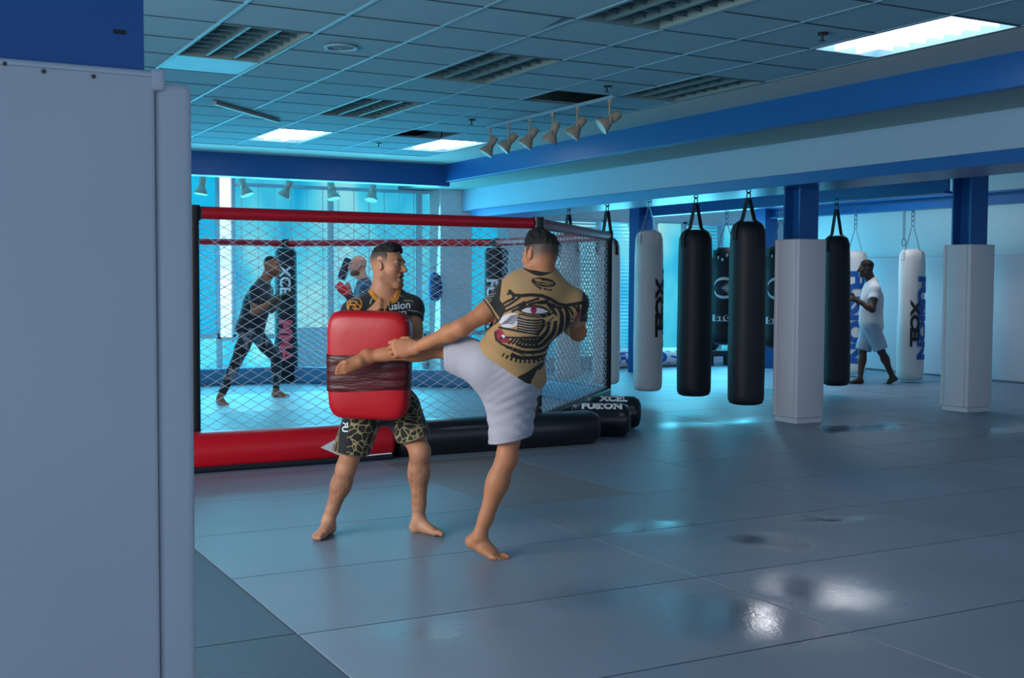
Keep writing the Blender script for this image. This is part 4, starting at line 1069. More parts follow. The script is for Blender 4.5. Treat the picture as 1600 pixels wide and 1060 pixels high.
def img_uv(P, c, d):
    """flat coordinates on the cloth: along the camera's right and down axes, in units of one photo dot at that distance"""
    q = P - at(c[0], c[1], d); s = d / FPX
    return c[0] + (q @ RIGHT) / s, c[1] - (q @ UPV) / s
def plane(p, n):
    p = np.asarray(p, np.float32); n = nrm(n).astype(np.float32)
    return lambda G: (G - p) @ n
def im(x, y, z=0.0): return RIGHT * x - UPV * y + FWD * z          # image-like direction: right, down, away
def seg_d(X, Y, pts):
    d = np.full(len(X), 1e9)
    for (a, b) in zip(pts, pts[1:]):
        bx, by = b[0] - a[0], b[1] - a[1]; t = np.clip(((X - a[0]) * bx + (Y - a[1]) * by) / (bx * bx + by * by + 1e-9), 0, 1)
        d = np.minimum(d, np.hypot(X - a[0] - t * bx, Y - a[1] - t * by))
    return d
def in_poly(X, Y, pts):
    r = np.zeros(len(X), bool); n = len(pts)
    for i in range(n):
        (x0, y0), (x1, y1) = pts[i], pts[(i + 1) % n]
        if y0 == y1: continue
        c = ((Y >= y0) != (Y >= y1)) & (X < (x1 - x0) * (Y - y0) / (y1 - y0) + x0); r ^= c
    return r
def cone_d(G, a, b, ra, rb):
    a = np.asarray(a, np.float32); b = np.asarray(b, np.float32); ba = b - a; t = np.clip((G - a) @ ba / (ba @ ba), 0, 1)
    return np.linalg.norm(G - a - t[:, None] * ba, axis=1) - (ra + t * (rb - ra))
from mathutils.bvhtree import BVHTree
def print_on(obj, name, txt, size, origin, ex, ey, m, bold=0.02, off=.002, mesh=None):
    """lettering dropped on to a garment along the direction away from the viewer of the cloth"""
    me = obj.data; bv = BVHTree.FromPolygons([v.co for v in me.vertices], [p.vertices for p in me.polygons])
    ex, ey = Vector(ex).normalized(), Vector(ey).normalized(); nz = ex.cross(ey); o = Vector(origin)
    def fn(x, y):
        p = o + ex * x + ey * y; h = bv.ray_cast(p + nz * .25, -nz)
        return (h[0] + nz * off) if h[0] is not None else p
    return text_on(name, txt, size, fn, m, obj.parent, bold, slice_w=.012)
def wrinkle(G, D, fn, band=.03):
    mk = np.abs(D) < band; out = np.zeros(len(D), np.float32); out[mk] = fn(G[mk].astype(float)); return out
def cloth(field, res, clip, parent, name, colfn, m=None, sub=0, it=2, wr=None, lo=None, hi=None):
    D, lo, ax = field.sample(res, lo, hi)
    G = np.stack(np.meshgrid(*[a.astype(np.float32) for a in ax], indexing='ij'), -1).reshape(-1, 3); d = D.ravel()
    if wr is not None: d = d + wrinkle(G, d, wr)
    d = np.maximum(d, clip(G)).astype(np.float32).reshape(D.shape)
    V, F = surface(d, lo, res); V = relax(V, F, it)
    for _ in range(sub): V, F = subdiv(V, F)
    N = vnormals(V, F)
    return mesh_from(name, V, F, m or CLOTH, parent, np.clip(colfn(V, N), .002, 1))

# ------------------------------------------------------------------ the kicker, back to the camera
def kicker():
    t = thing('person', 'man in gold tiger shirt and pale grey shorts kicking, back to the camera', 'person', tuple(np.append(at(770, 872, 6.0)[:2], 0)))
    t.location = (0, 0, 0)
    neck = at(847, 434, 5.93); pel = at(789, 580, 5.95)
    shl, shr = at(795, 465, 5.92), at(896, 476, 5.98); hipl, hipr = at(764, 572, 5.94), at(808, 590, 5.97)
    C0 = at(844, 400, 5.915); fw = im(-.62, .06, .76)
    f = Field()
    up, lat, bk = add_torso(f, pel, neck, shl, shr, hipl, hipr, -FWD)
    L, B = add_head(f, C0, fw, im(.10, -1), 1.0, 0, neck, .058)
    elb, wr = at(722, 512, 5.90), at(650, 544, 6.055)
    add_arm(f, shl, elb, wr, 1.0)
    add_hand(f, wr, im(-1, .02, .10), im(-.15, .25, .95), 1, [(50, 75, 45), (55, 78, 45), (60, 80, 45), (66, 80, 45)], .08, 1.2, (.9, .6), .004)
    el2, wr2 = at(903, 520, 6.14), at(868, 486, 6.33)
    add_arm(f, shr, el2, wr2, 1.0); add_hand(f, wr2, im(-.5, -.85, .1), im(-.6, .2, -.4), -1, (70, 90, 60), .05)
    kneel, ankl = at(690, 543, 6.17), at(574, 557, 6.20)
    add_leg(f, hipl, kneel, ankl, im(-.1, -.35, .9), 1.0)
    add_foot(f, ankl, im(-.97, .22, .05), im(.10, -.50, .82), im(0, .8, .5), 1.0, .12, .12)
    knee, ank = at(792, 716, 5.975), at(750, 838, 6.0)
    add_leg(f, hipr, knee, ank, im(.72, 0, .55), 1.0)
    R2 = nrm(np.array([RIGHT[0], RIGHT[1], 0])); F2 = nrm(np.array([FWD[0], FWD[1], 0]))
    gf = nrm(R2 * .92 - F2 * .30); th = math.radians(23)
    zb = ank[2]; fwf = gf * math.cos(th) + np.array([0, 0, -math.sin(th)])
    add_foot(f, ank, fwf, np.array([0, 0, 1]), F2, 1.0, .38)
    low = .118 * math.sin(th) + .074 * math.cos(th)
    res = .004
    D, lo, ax = f.sample(res); V, F = surface(D, lo, res); V = relax(V, F, 1, .4)
    base = np.array((.47, .19, .088))
    c = face_cols(V, base, C0, B, 1.0, hair=(.016, .013, .012), fade_z=(-.055, .025), hair_y=.062)
    rd = np.exp(-((np.linalg.norm(V - elb, axis=1) / .05) ** 2)) * .35 + np.exp(-((np.linalg.norm(V - (wr + im(-.1, .0, .02)), axis=1) / .07) ** 2)) * .35
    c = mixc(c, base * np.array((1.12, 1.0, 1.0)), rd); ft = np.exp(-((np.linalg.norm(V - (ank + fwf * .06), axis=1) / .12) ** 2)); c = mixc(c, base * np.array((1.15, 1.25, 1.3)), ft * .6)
    mesh_from('body', V, F, SKIN, t, np.clip(c, .002, 1))
    add_eyes(L, 1.0, t)
    make_hair(t, C0, B, 1.0, .0035, .046, .070, (.012, .011, .011), .0035, .022)
    # shirt
    s = Field(); add_torso(s, pel, neck, shl, shr, hipl, hipr, -FWD); s = s.inflate(.012)
    s.cone(pel + up * .05, pel + up * .30, .150, .142, .05); s.ell(pel + up * .01 + lat * .012, (.198, .152, .15), (lat, bk, up), .05)
    ul, ur = elb - shl, el2 - shr
    s.cone(shl, shl + ul * .52, .064, .060, .03); s.cone(shr, shr + ur * .6, .064, .060, .03)
    hem = plane(at(794, 580, 5.9), im(-.56, .83)); sl = plane(shl + ul * .42, ul); sr = plane(shr + ur * .52, ur)
    nk_a, nk_b = C0 + up * .0, neck - up * .06
    def clip(G):
        nearl = cone_d(G, shl + ul * .40, elb, .072, .07) < .012; nearr = cone_d(G, shr + ur * .5, el2, .07, .07) < .012
        v = hem(G); v = np.maximum(v, np.where(nearl, sl(G), -1)); v = np.maximum(v, np.where(nearr, sr(G), -1))
        return np.maximum(v, -cone_d(G, nk_a, nk_b, .060, .066))
    def wr_(P):
        u, v = img_uv(P, (835, 510), 5.95); X, Y = (u - 740) * 5.58, (v - 420) * 5.58
        a = np.sin((X * .8 - Y) * .028 + 1.5 * np.sin(X * .006)); w = sstep(560, 900, Y)
        return (a * .0035 * w + noise3(P, 9, 4, 2) * .003).astype(np.float32)
    gold, blk, wht, red = np.array((.43, .255, .105)), (.012, .013, .014), (.62, .60, .66), (.30, .02, .05)
    ribs = []
    def col(P, N):
        u, v = img_uv(P, (835, 510), 5.95); X, Y = (u - 740) * 5.58, (v - 420) * 5.58
        c = np.tile(gold, (len(P), 1)); back = ((N @ FWD) < .25)
        c *= (1 + .06 * noise3(P, 14, 9, 3))[:, None]
        c = mixc(c, (.36, .27, .16), back * .6 * np.exp(-(((X - 430) / 130) ** 2 + ((Y - 130) / 60) ** 2)))
        def paint(mask, colr): nonlocal c; c = mixc(c, colr, np.asarray(mask, float) * back)
        st = lambda pts, w, colr: paint(np.clip((w - seg_d(X, Y, pts)) / 4 + .5, 0, 1), colr)
        el = lambda cx, cy, rx, ry, a, colr: paint(np.clip((1 - np.hypot(((X - cx) * math.cos(a) + (Y - cy) * math.sin(a)) / rx, (-(X - cx) * math.sin(a) + (Y - cy) * math.cos(a)) / ry)) * min(rx, ry) / 4 + .5, 0, 1), colr)
        # outer curve stripes of the lower right: dark bands following nested arcs
        ex, ey = X - 470, Y - 470; rr = np.hypot(ex / 1.12, ey / 1.0); an = np.degrees(np.arctan2(ey, ex))
        wob = 5 * np.sin(an * .07) + 3 * np.sin(an * .16 + 1)
        zone = (rr > 108) & (rr < 332) & (an > -38) & (an < 118) & (Y > 330)
        ph = (rr + wob - 108) / 46.0; fr = ph - np.floor(ph); wd = .68 - .12 * np.sin(an * .05 + ph)
        paint(zone & (fr < wd), blk)
        # chest fur dashes along the outer edge
        z2 = (rr > 318) & (rr < 352) & (an > -5) & (an < 128); paint(z2 & (np.sin(an * .95) > .1), blk)
        st([(225, 640), (300, 690), (400, 735), (490, 780), (570, 797), (650, 770), (735, 690), (800, 600)], 5, blk)
        # brow line
        st([(315, 205), (350, 240), (420, 245), (500, 238), (590, 245), (660, 270), (730, 312), (800, 325), (870, 312), (935, 300)], 15, blk)
        st([(300, 230), (330, 215), (350, 260), (310, 290)], 10, blk)
        for (a, b_, c_) in (((255, 350), (330, 310), (400, 260)), ((260, 385), (340, 350), (440, 300)), ((250, 320), (300, 290), (350, 270)), ((400, 340), (470, 300), (560, 270)), ((340, 378), (400, 350), (450, 330)),
                           ((480, 320), (560, 300), (640, 285)), ((560, 310), (640, 305), (700, 325)), ((640, 320), (700, 340), (760, 345)), ((800, 330), (840, 360), (860, 400)), ((850, 318), (890, 345), (905, 380)), ((900, 310), (915, 350), (918, 400))):
            st([a, b_, c_], 10.5, blk)
        # eye
        paint(in_poly(X, Y, [(380, 372), (440, 335), (520, 322), (600, 335), (672, 378), (610, 408), (520, 412), (440, 400)]), blk)
        paint(in_poly(X, Y, [(412, 374), (455, 350), (520, 343), (595, 355), (648, 380), (600, 394), (520, 398), (450, 390)]), wht)
        el(519, 365, 27, 34, 0, red); el(519, 350, 10, 16, 0, (.10, .01, .02))
        st([(400, 400), (470, 418), (560, 425), (640, 412), (690, 390)], 7, blk); st([(390, 425), (470, 440), (560, 445), (640, 430)], 4, (.25, .22, .2))
        # cheek
        paint(in_poly(X, Y, [(225, 470), (250, 420), (310, 395), (370, 395), (400, 440), (390, 490), (330, 520), (260, 515)]), wht)
        for k in range(7):
            st([(240 + 14 * k, 490 - 12 * k), (300 + 12 * k, 478 - 11 * k), (345 + 10 * k, 486 - 11 * k)], 3.5, blk)
        for k in range(6):
            y = 445 + 22 * k; st([(385, y - 8), (450, y + 8), (530, y + 14), (590 - 4 * k, y + 6)], 8, blk)
            st([(395, y + 4), (460, y + 19), (520, y + 24)], 3, (.5, .42, .33))
        paint(in_poly(X, Y, [(595, 440), (660, 415), (690, 400), (735, 430), (720, 455), (650, 470), (630, 465)]), gold)
        st([(560, 545), (600, 520), (640, 470), (690, 430)], 5, blk)
        # mouth
        paint(in_poly(X, Y, [(188, 540), (240, 525), (270, 570), (300, 605), (330, 640), (290, 650), (230, 645), (195, 610)]), red)
        el(262, 590, 18, 12, .6, wht); el(212, 560, 7, 12, .3, blk); el(240, 610, 10, 16, .4, blk)
        st([(225, 515), (330, 535), (450, 560), (560, 590)], 9, blk)
        paint(in_poly(X, Y, [(280, 552), (400, 560), (520, 575), (570, 590), (450, 592), (330, 590)]), gold * 1.05)
        st([(280, 600), (400, 603), (520, 600), (590, 600)], 8, blk)
        for k in range(8):
            x = 330 + 32 * k; st([(x - 22, 650 + 3 * k), (x, 632 + 2 * k), (x + 18, 612 - k)], 9.5, blk)
            st([(x - 60, 668 + 9 * k), (x - 35, 690 + 8 * k)], 7, blk)
        st([(190, 560), (200, 620), (250, 660), (330, 690)], 9, blk)
        # badge between the shoulders
        el(605, 128, 106, 40, .14, blk); el(560, 112, 36, 14, .2, gold * .7); el(640, 132, 46, 14, .2, gold * .6); st([(540, 136), (600, 146), (660, 158)], 4, gold * .7)
        st([(530, 105), (600, 118), (690, 130)], 3, gold * .8)
        paint(in_poly(X, Y, [(498, 138), (560, 165), (600, 178), (578, 192)]), blk); st([(612, 186), (670, 194)], 8, blk); st([(628, 184), (660, 190)], 2.5, gold)
        # black hem panel
        paint(in_poly(X, Y, [(330, 965), (385, 935), (480, 885), (590, 815), (640, 800), (560, 900), (500, 985), (470, 1040), (300, 1040)]), blk)
        st([(560, 890), (540, 930), (515, 975)], 14, gold); st([(640, 830), (590, 880)], 10, gold)
        # sleeves, collar, piping
        a1 = (P - shl) @ nrm(ul); seam = X + (Y - 105) * .11
        sl_m = ((seam < 249) & (Y > 60) & (Y < 470)) | (a1 > .05) & (np.linalg.norm(P - (shl + ul * .3), axis=1) < .11)
        c = mixc(c, blk, sl_m.astype(float)); hm = (np.abs(a1 - (.42 * np.linalg.norm(ul) - .012)) < .004) & (np.linalg.norm(P - (shl + ul * .42), axis=1) < .10); c = mixc(c, gold, hm.astype(float))
        for k, (xx, yy, w_) in enumerate(((160, 180, 20), (150, 205, 26), (155, 228, 34), (145, 250, 36), (130, 274, 28), (140, 292, 18))): c = mixc(c, (.42, .42, .40), np.clip((5 - seg_d(X, Y, [(xx - w_, yy + 8), (xx + w_, yy - 8)])) / 3, 0, 1) * (np.sin(X * .45 + k * 2) > -.3) * sl_m)
        c = mixc(c, gold * .6, np.clip((1 - np.hypot((X - 125) / 14, (Y - 235) / 20)) * 4, 0, 1) * sl_m)
        sr_m = (X > 952 - .10 * (Y - 180)) & (Y > 120) & (Y < 460); c = mixc(c, blk, sr_m.astype(float))
        c = mixc(c, (.30, .05, .05), np.clip((20 - seg_d(X, Y, [(915, 400), (880, 470), (850, 520)])) / 5, 0, 1) * back * .9)
        nd = cone_d(P.astype(np.float32), nk_a, nk_b, .060, .066); c = mixc(c, blk, (nd < .023).astype(float))
        return c
    sh = cloth(s, .005, clip, t, 'shirt', col, sub=1, wr=wr_)
    # shorts
    q = Field(); q.ell(pel, (.185, .140, .13), (lat, bk, up), .05)
    q.cone(hipl + im(0, -.01), kneel + im(-.0, .01), .112, .080, .06); q.cone(hipl, kneel, .10, .085, .05)
    q.cone(hipr, knee, .118, .100, .06); q.ell(hipr + im(-.015, .0, -.06), (.11, .10, .13), None, .05); q.cone(hipl + im(.0, .02, 0), knee * .6 + hipr * .4, .085, .07, .08)
    q.cone(knee + im(.035, -.17, 0), knee + im(.075, -.075, .01), .05, .05, .03)
    hemk = plane(at(694, 548, 6.1), im(-1, .05, 0)); hems = plane(at(800, 686, 5.97), im(.20, .97, .1)); waist = plane(pel + up * .09, up)
    def clip2(G): return np.maximum(np.maximum(hemk(G), hems(G)), waist(G))
    def wr2_(P):
        u, v = img_uv(P, (790, 600), 5.95)
        a = np.sin((u * .55 + v * 1.0) * .42 + 1.8 * np.sin(u * .05 + v * .03)) * sstep(745, 800, u) * sstep(700, 610, v)
        b_ = np.sin((v * .9 - u * .18) * .36 + 2.0 * np.sin(u * .08)) * sstep(590, 640, v)
        m_ = .5 + .5 * noise3(P, 10, 21, 2)
        return (.0026 * a * m_ + .0030 * b_ * m_ * m_ + .004 * noise3(P, 12, 6, 2)).astype(np.float32)
    def col2(P, N):
        u, v = img_uv(P, (790, 600), 5.95); c = np.tile(np.array((.40, .395, .45)), (len(P), 1)); c *= (1 + .04 * noise3(P, 20, 2, 2))[:, None]
        hd = np.minimum(np.abs(-hemk(P.astype(np.float32)) - .018), np.abs(-hems(P.astype(np.float32)) - .02)); return mixc(c, (.30, .29, .36), (hd < .0022) * .7)
    cloth(q, .005, clip2, t, 'shorts', col2, wr=wr2_, it=1)
    return t
K = kicker()

# ------------------------------------------------------------------ the man with the kick shield
def holder():
    t = thing('person', 'man in black shirt and leopard print shorts holding a red kick shield', 'person')
    neck = at(604, 459, 6.60); pel = at(600, 628, 6.62)
    shl, shr = at(553, 491, 6.53), at(641, 484, 6.66); hipl, hipr = at(570, 640, 6.59), at(629, 640, 6.64)
    C0 = at(606, 416, 6.57); fw = im(.92, .03, -.38); S = .985
    f = Field(); back = im(-.35, 0, .94)
    up, lat, bk = add_torso(f, pel, neck, shl, shr, hipl, hipr, back)
    L, B = add_head(f, C0, fw, im(.06, -1, 0), S, .8, at(597, 461, 6.595), .057)
    e1, w1 = at(530, 556, 6.54), at(573, 490, 6.50)
    add_arm(f, shl, e1, w1); add_hand(f, w1, im(.80, -.55, -.08), im(.25, .55, .45), -1, [(42, 95, 60)] * 4, .03, 1.02)
    e2, w2 = at(650, 546, 6.53), at(592, 566, 6.50)
    add_arm(f, shr, e2, w2, 1.06); add_hand(f, w2, im(-1, 0, 0), im(0, .2, -.9), 1, (60, 80, 50), .04)
    k1, a1 = at(541, 732, 6.47), at(513, 812, 6.52); k2, a2 = at(656, 706, 6.47), at(655, 813, 6.57)
    a1 = a1 * 1.0; a1[2] = .078; a2 = a2 * 1.0; a2[2] = .078
    add_leg(f, hipl, k1, a1, im(-.30, 0, -.95)); add_leg(f, hipr, k2, a2, im(.70, 0, -.60), 1.04)
    R2 = nrm(np.array([RIGHT[0], RIGHT[1], 0])); F2 = nrm(np.array([FWD[0], FWD[1], 0]))
    add_foot(f, a1, -F2 * .95 - R2 * .28, (0, 0, 1), R2, 1.0); add_foot(f, a2, R2 * .86 - F2 * .50, (0, 0, 1), -F2, 1.0)
    res = .004; D, lo, ax = f.sample(res); V, F = surface(D, lo, res); V = relax(V, F, 1, .4)
    base = np.array((.47, .215, .115))
    c = face_cols(V, base, C0, B, S, hair=(.018, .015, .014), fade_z=(-.012, .062), hair_y=.058, beard=.22)
    q = head_local(V, C0, B, S); mouth = np.exp(-((q[:, 0] / .017) ** 4 + ((q[:, 2] + .064) / .009) ** 4)) * (q[:, 1] > .07) * (np.linalg.norm(q, axis=1) < .14); c = mixc(c, (.02, .01, .01), mouth * .9)
    for a_, h_ in ((a1, k1), (a2, k2)):                              # hair on the shins
        tt = np.clip((V - h_) @ nrm(a_ - h_) / np.linalg.norm(a_ - h_), 0, 1); dd = np.linalg.norm(V - (h_ + (a_ - h_) * tt[:, None]), axis=1)
        m_ = (dd < .09) * sstep(0, .15, tt) * sstep(1, .8, tt) * (noise3(V, 150, 7, 2) > -.1); c = mixc(c, base * .55, m_ * .55)
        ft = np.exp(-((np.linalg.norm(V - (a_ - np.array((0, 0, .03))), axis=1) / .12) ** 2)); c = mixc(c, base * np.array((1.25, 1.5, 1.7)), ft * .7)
    mesh_from('body', V, F, SKIN, t, np.clip(c, .002, 1))
    add_eyes(L, S, t, .6)
    make_hair(t, C0, B, S, .0032, .074, .064, (.013, .012, .012), .0035, .010)
    # shirt
    s = Field(); add_torso(s, pel, neck, shl, shr, hipl, hipr, back); s = s.inflate(.010)
    u1, u2 = e1 - shl, e2 - shr
    s.cone(shl, shl + u1 * .6, .066, .062, .03); s.cone(shr, shr + u2 * .5, .066, .061, .03)
    hem = plane(pel - up * .06, -up); s1 = plane(shl + u1 * .52, u1); s2 = plane(shr + u2 * .30, u2 + im(-.02, 0, 0)); nk_a, nk_b = C0 - up * .02, at(600, 463, 6.575)
    def clip(G):
        n1 = cone_d(G, shl + u1 * .5, e1, .07, .07) < .012; n2 = cone_d(G, shr + u2 * .33, e2, .072, .07) < .012
        v = hem(G); v = np.maximum(v, np.where(n1, s1(G), -1)); v = np.maximum(v, np.where(n2, s2(G), -1)); return np.maximum(v, -cone_d(G, nk_a, nk_b, .060, .070))
    def col(P, N):
        u, v = img_uv(P, (600, 470), 6.6); X, Y = (u - 460) * 3.786, (v - 340) * 3.786
        c = np.tile(np.array((.010, .016, .020)), (len(P), 1)); front = ((N @ FWD) < .2).astype(float)
        org, crm = (.62, .24, .03), (.40, .36, .22)
        def st(pts, w, colr): nonlocal c; c = mixc(c, colr, np.clip((w - seg_d(X, Y, pts)) / 2 + .5, 0, 1) * front)
        st([(415, 402), (370, 435), (320, 475), (275, 520), (262, 560)], 3.2, crm)
        st([(482, 470), (468, 490), (462, 515)], 3.2, crm)
        st([(595, 445), (625, 455), (640, 470)], 2.5, crm)
        rr = np.hypot(X - 372, Y - 520); c = mixc(c, org, ((np.abs(rr - 42) < 3) * front))
        for pts in ([(338, 545), (345, 515), (355, 500), (380, 500), (390, 512), (372, 522), (352, 520)], [(372, 522), (385, 540), (395, 550)], [(395, 520), (410, 528), (402, 545), (380, 548), (368, 540)], [(333, 520), (330, 506), (345, 500)]): st(pts, 4, org)
        st([(268, 570), (300, 556), (335, 558)], 4, (.5, .16, .05))
        mot = ((noise3(P, 60, 4, 3) > .35) & (X > 640) & (Y < 520)).astype(float) * front; c = mixc(c, (.10, .11, .04), mot)
        st([(650, 492), (680, 490), (702, 497)], 2.5, crm)
        a_ = (P - shr) @ nrm(u2); c = mixc(c, (.32, .30, .2), (np.abs(a_ - .30 * np.linalg.norm(u2) + .016) < .003) * (np.linalg.norm(P - (shr + u2 * .3), axis=1) < .10) * 1.0)
        nd = cone_d(P.astype(np.float32), nk_a, nk_b, .060, .070); return mixc(c, org, (nd < .022).astype(float))
    sh = cloth(s, .0055, clip, t, 'shirt', col, sub=1, wr=lambda P: (noise3(P, 10, 3, 2) * .003).astype(np.float32))
    ex = im(.97, -.10, .2); print_on(sh, 'lettering', 'Fusion', .060, at(622, 478, 6.47), ex, UPV, M['white_print'], .02)
    print_on(sh, 'lettering', 'XCEL', .046, at(625, 492, 6.47), ex, UPV, M['white_print'], .02)
    # shorts
    g = Field(); g.ell(pel - up * .01, (.175, .130, .12), (lat, bk, up), .05)
    m1, m2 = hipl * .12 + k1 * .88, hipr * .10 + k2 * .90
    g.cone(hipl, m1, .108, .096, .05); g.cone(hipr, m2, .108, .092, .05); g.cone(m1 + im(-.03, -.03, 0), m1 + im(-.065, .01, .0), .055, .05, .03)
    h1 = plane(at(556, 710, 6.47), im(-.16, .98, .12)); h2 = plane(at(630, 690, 6.5), im(.30, .95, .12)); cr = at(600, 690, 6.55)
    def clip2(G):
        side = (G - cr.astype(np.float32)) @ RIGHT.astype(np.float32); return np.where(side < 0, h1(G), h2(G))
    rs = np.random.RandomState(4); lo_, hi_ = g.bounds(.02); seeds = lo_ + rs.rand(3200, 3) * (hi_ - lo_)
    def col2(P, N):
        c = np.tile(np.array((.012, .012, .010)), (len(P), 1)); u, v = img_uv(P, (600, 660), 6.55)
        for i in range(0, len(P), 20000):
            p = P[i:i + 20000]; d = np.linalg.norm(p[:, None, :] - seeds[None], axis=2) if len(p) < 1 else None
            p32 = p.astype(np.float32); s32 = seeds.astype(np.float32)
            d2 = (p32 ** 2).sum(1)[:, None] + (s32 ** 2).sum(1)[None] - 2 * p32 @ s32.T
            pr_ = np.partition(d2, 1, axis=1); f1, f2 = np.sqrt(np.maximum(pr_[:, 0], 0)), np.sqrt(np.maximum(pr_[:, 1], 0))
            e = f2 - f1; cc = c[i:i + 20000]; cc = mixc(cc, (.055, .040, .016), (f1 < .006) * .8); cc = mixc(cc, (.30, .25, .12), np.clip((.0040 - e) / .0016, 0, 1)); c[i:i + 20000] = cc
        blk = (.010, .013, .016)
        pan = ((u < 547) & (u > 533)) | ((u > 596) & (u < 618) & (v > 655)); c = mixc(c, blk, pan.astype(float))
        ln = (np.abs(u - 532.5) < .8) ; c = mixc(c, (.25, .14, .05), ln * 1.0)
        hd = np.where(((P - cr) @ RIGHT) < 0, -h1(P.astype(np.float32)), -h2(P.astype(np.float32))); return mixc(c, (.16, .13, .06), (hd < .006) * 1.0)
    so = cloth(g, .005, clip2, t, 'shorts', col2, sub=1, it=1, wr=lambda P: (noise3(P, 13, 6, 2) * .004).astype(np.float32))
    print_on(so, 'lettering', 'FU', .045, at(538, 668, 6.45), -UPV, im(1, 0, 0), M['white_print'], .03)
    return t
H = holder()

def shield():
    c = at(577, 571, 6.365); n = nrm(im(-.16, .10, -1)); x = nrm(np.cross(UPV, n)); y = np.cross(n, x); r = math.radians(-2)
    x, y = x * math.cos(r) + y * math.sin(r), y * math.cos(r) - x * math.sin(r)
    t = thing('kick_shield', 'large red kick shield with dark wrapped middle, held against the kick', 'kick shield')
    mx = np.eye(4); mx[:3, 0] = x; mx[:3, 1] = y; mx[:3, 2] = n; mx[:3, 3] = c; t.matrix_world = Matrix(mx.tolist())
    def slab(w, h, d, rad, y0, y1, bul, name, m, step=.012, edge=.045, wob=None):
        """rounded cushion: outline a rounded rectangle, sides bulging"""
        b = MB(); N = 96; rings = []; ys = None
        lay = [(-d / 2, .86), (-d / 2 + .008, .94), (-d / 2 + .028, 1.0), (0, 1.008), (d / 2 - edge, 1.0), (d / 2 - edge * .55, .975), (d / 2 - edge * .2, .925), (d / 2 - .002, .84), (d / 2 + bul * .6, .6), (d / 2 + bul, .25)]
        for (z, s) in lay:
            ring = []
            for k in range(N):
                a = 2 * math.pi * k / N; e = .30
                px = math.copysign(abs(math.cos(a)) ** e, math.cos(a)) * w / 2; py = math.copysign(abs(math.sin(a)) ** e, math.sin(a)) * h / 2
                ins = (1 - s) * min(w, h) / 2; l = math.hypot(px, py)
                qx, qy = px - math.copysign(min(abs(px), ins), px), py - math.copysign(min(abs(py), ins), py)
                tp = 1 - .05 * (.5 - qy / h)
                ring.append(b.bm.verts.new((qx * tp, qy, z)))
            rings.append(ring)
        for A, B_ in zip(rings, rings[1:]):
            for k in range(N): b.bm.faces.new((A[k], A[(k + 1) % N], B_[(k + 1) % N], B_[k]))
        b.bm.faces.new(rings[0][::-1]); b.bm.faces.new(rings[-1])
        return b.build(name, m, t, True)
    w, h, d = .462, .585, .13
    slab(w, h, d, .05, 0, 0, .006, 'cushion', M['shield_red'])
    # stretched dark wrap round the middle, slightly creased
    b = MB(); N = 72; zs = 14; rings = []; y0, y1 = -.130, .068
    for j in range(zs + 1):
        yy = y0 + (y1 - y0) * j / zs; ring = []
        for k in range(N):
            a = 2 * math.pi * k / N; e = .32
            px = math.copysign(abs(math.cos(a)) ** e, math.cos(a)) * (w / 2 + .004) * (1 - .05 * (.5 - yy / h)); pz = math.copysign(abs(math.sin(a)) ** .5, math.sin(a)) * (d / 2 + .0115)
            cr = .004 * math.sin(yy * 130 + px * 9 + 2 * math.sin(px * 14)) * (.4 + .6 * math.sin(px * 7 + 1) ** 2)
            ring.append(b.bm.verts.new((px, yy + .012 * math.sin(px * 8), pz + (cr if pz > 0 else 0))))
        rings.append(ring)
    for A, B_ in zip(rings, rings[1:]):
        for k in range(N): b.bm.faces.new((A[k], A[(k + 1) % N], B_[(k + 1) % N], B_[k]))
    o = b.build('wrap', M['wrap'], t, True); o['label'] = 'dark maroon creased wrap'
    b = MB(); b.tube([(-.09, .20, -d / 2 + .005), (-.09, .20, -d / 2 - .03), (.05, .20, -d / 2 - .03), (.05, .20, -d / 2 + .005)], .012, 8); b.build('handle', M['black_mat'], t, True)
    return t
shield()

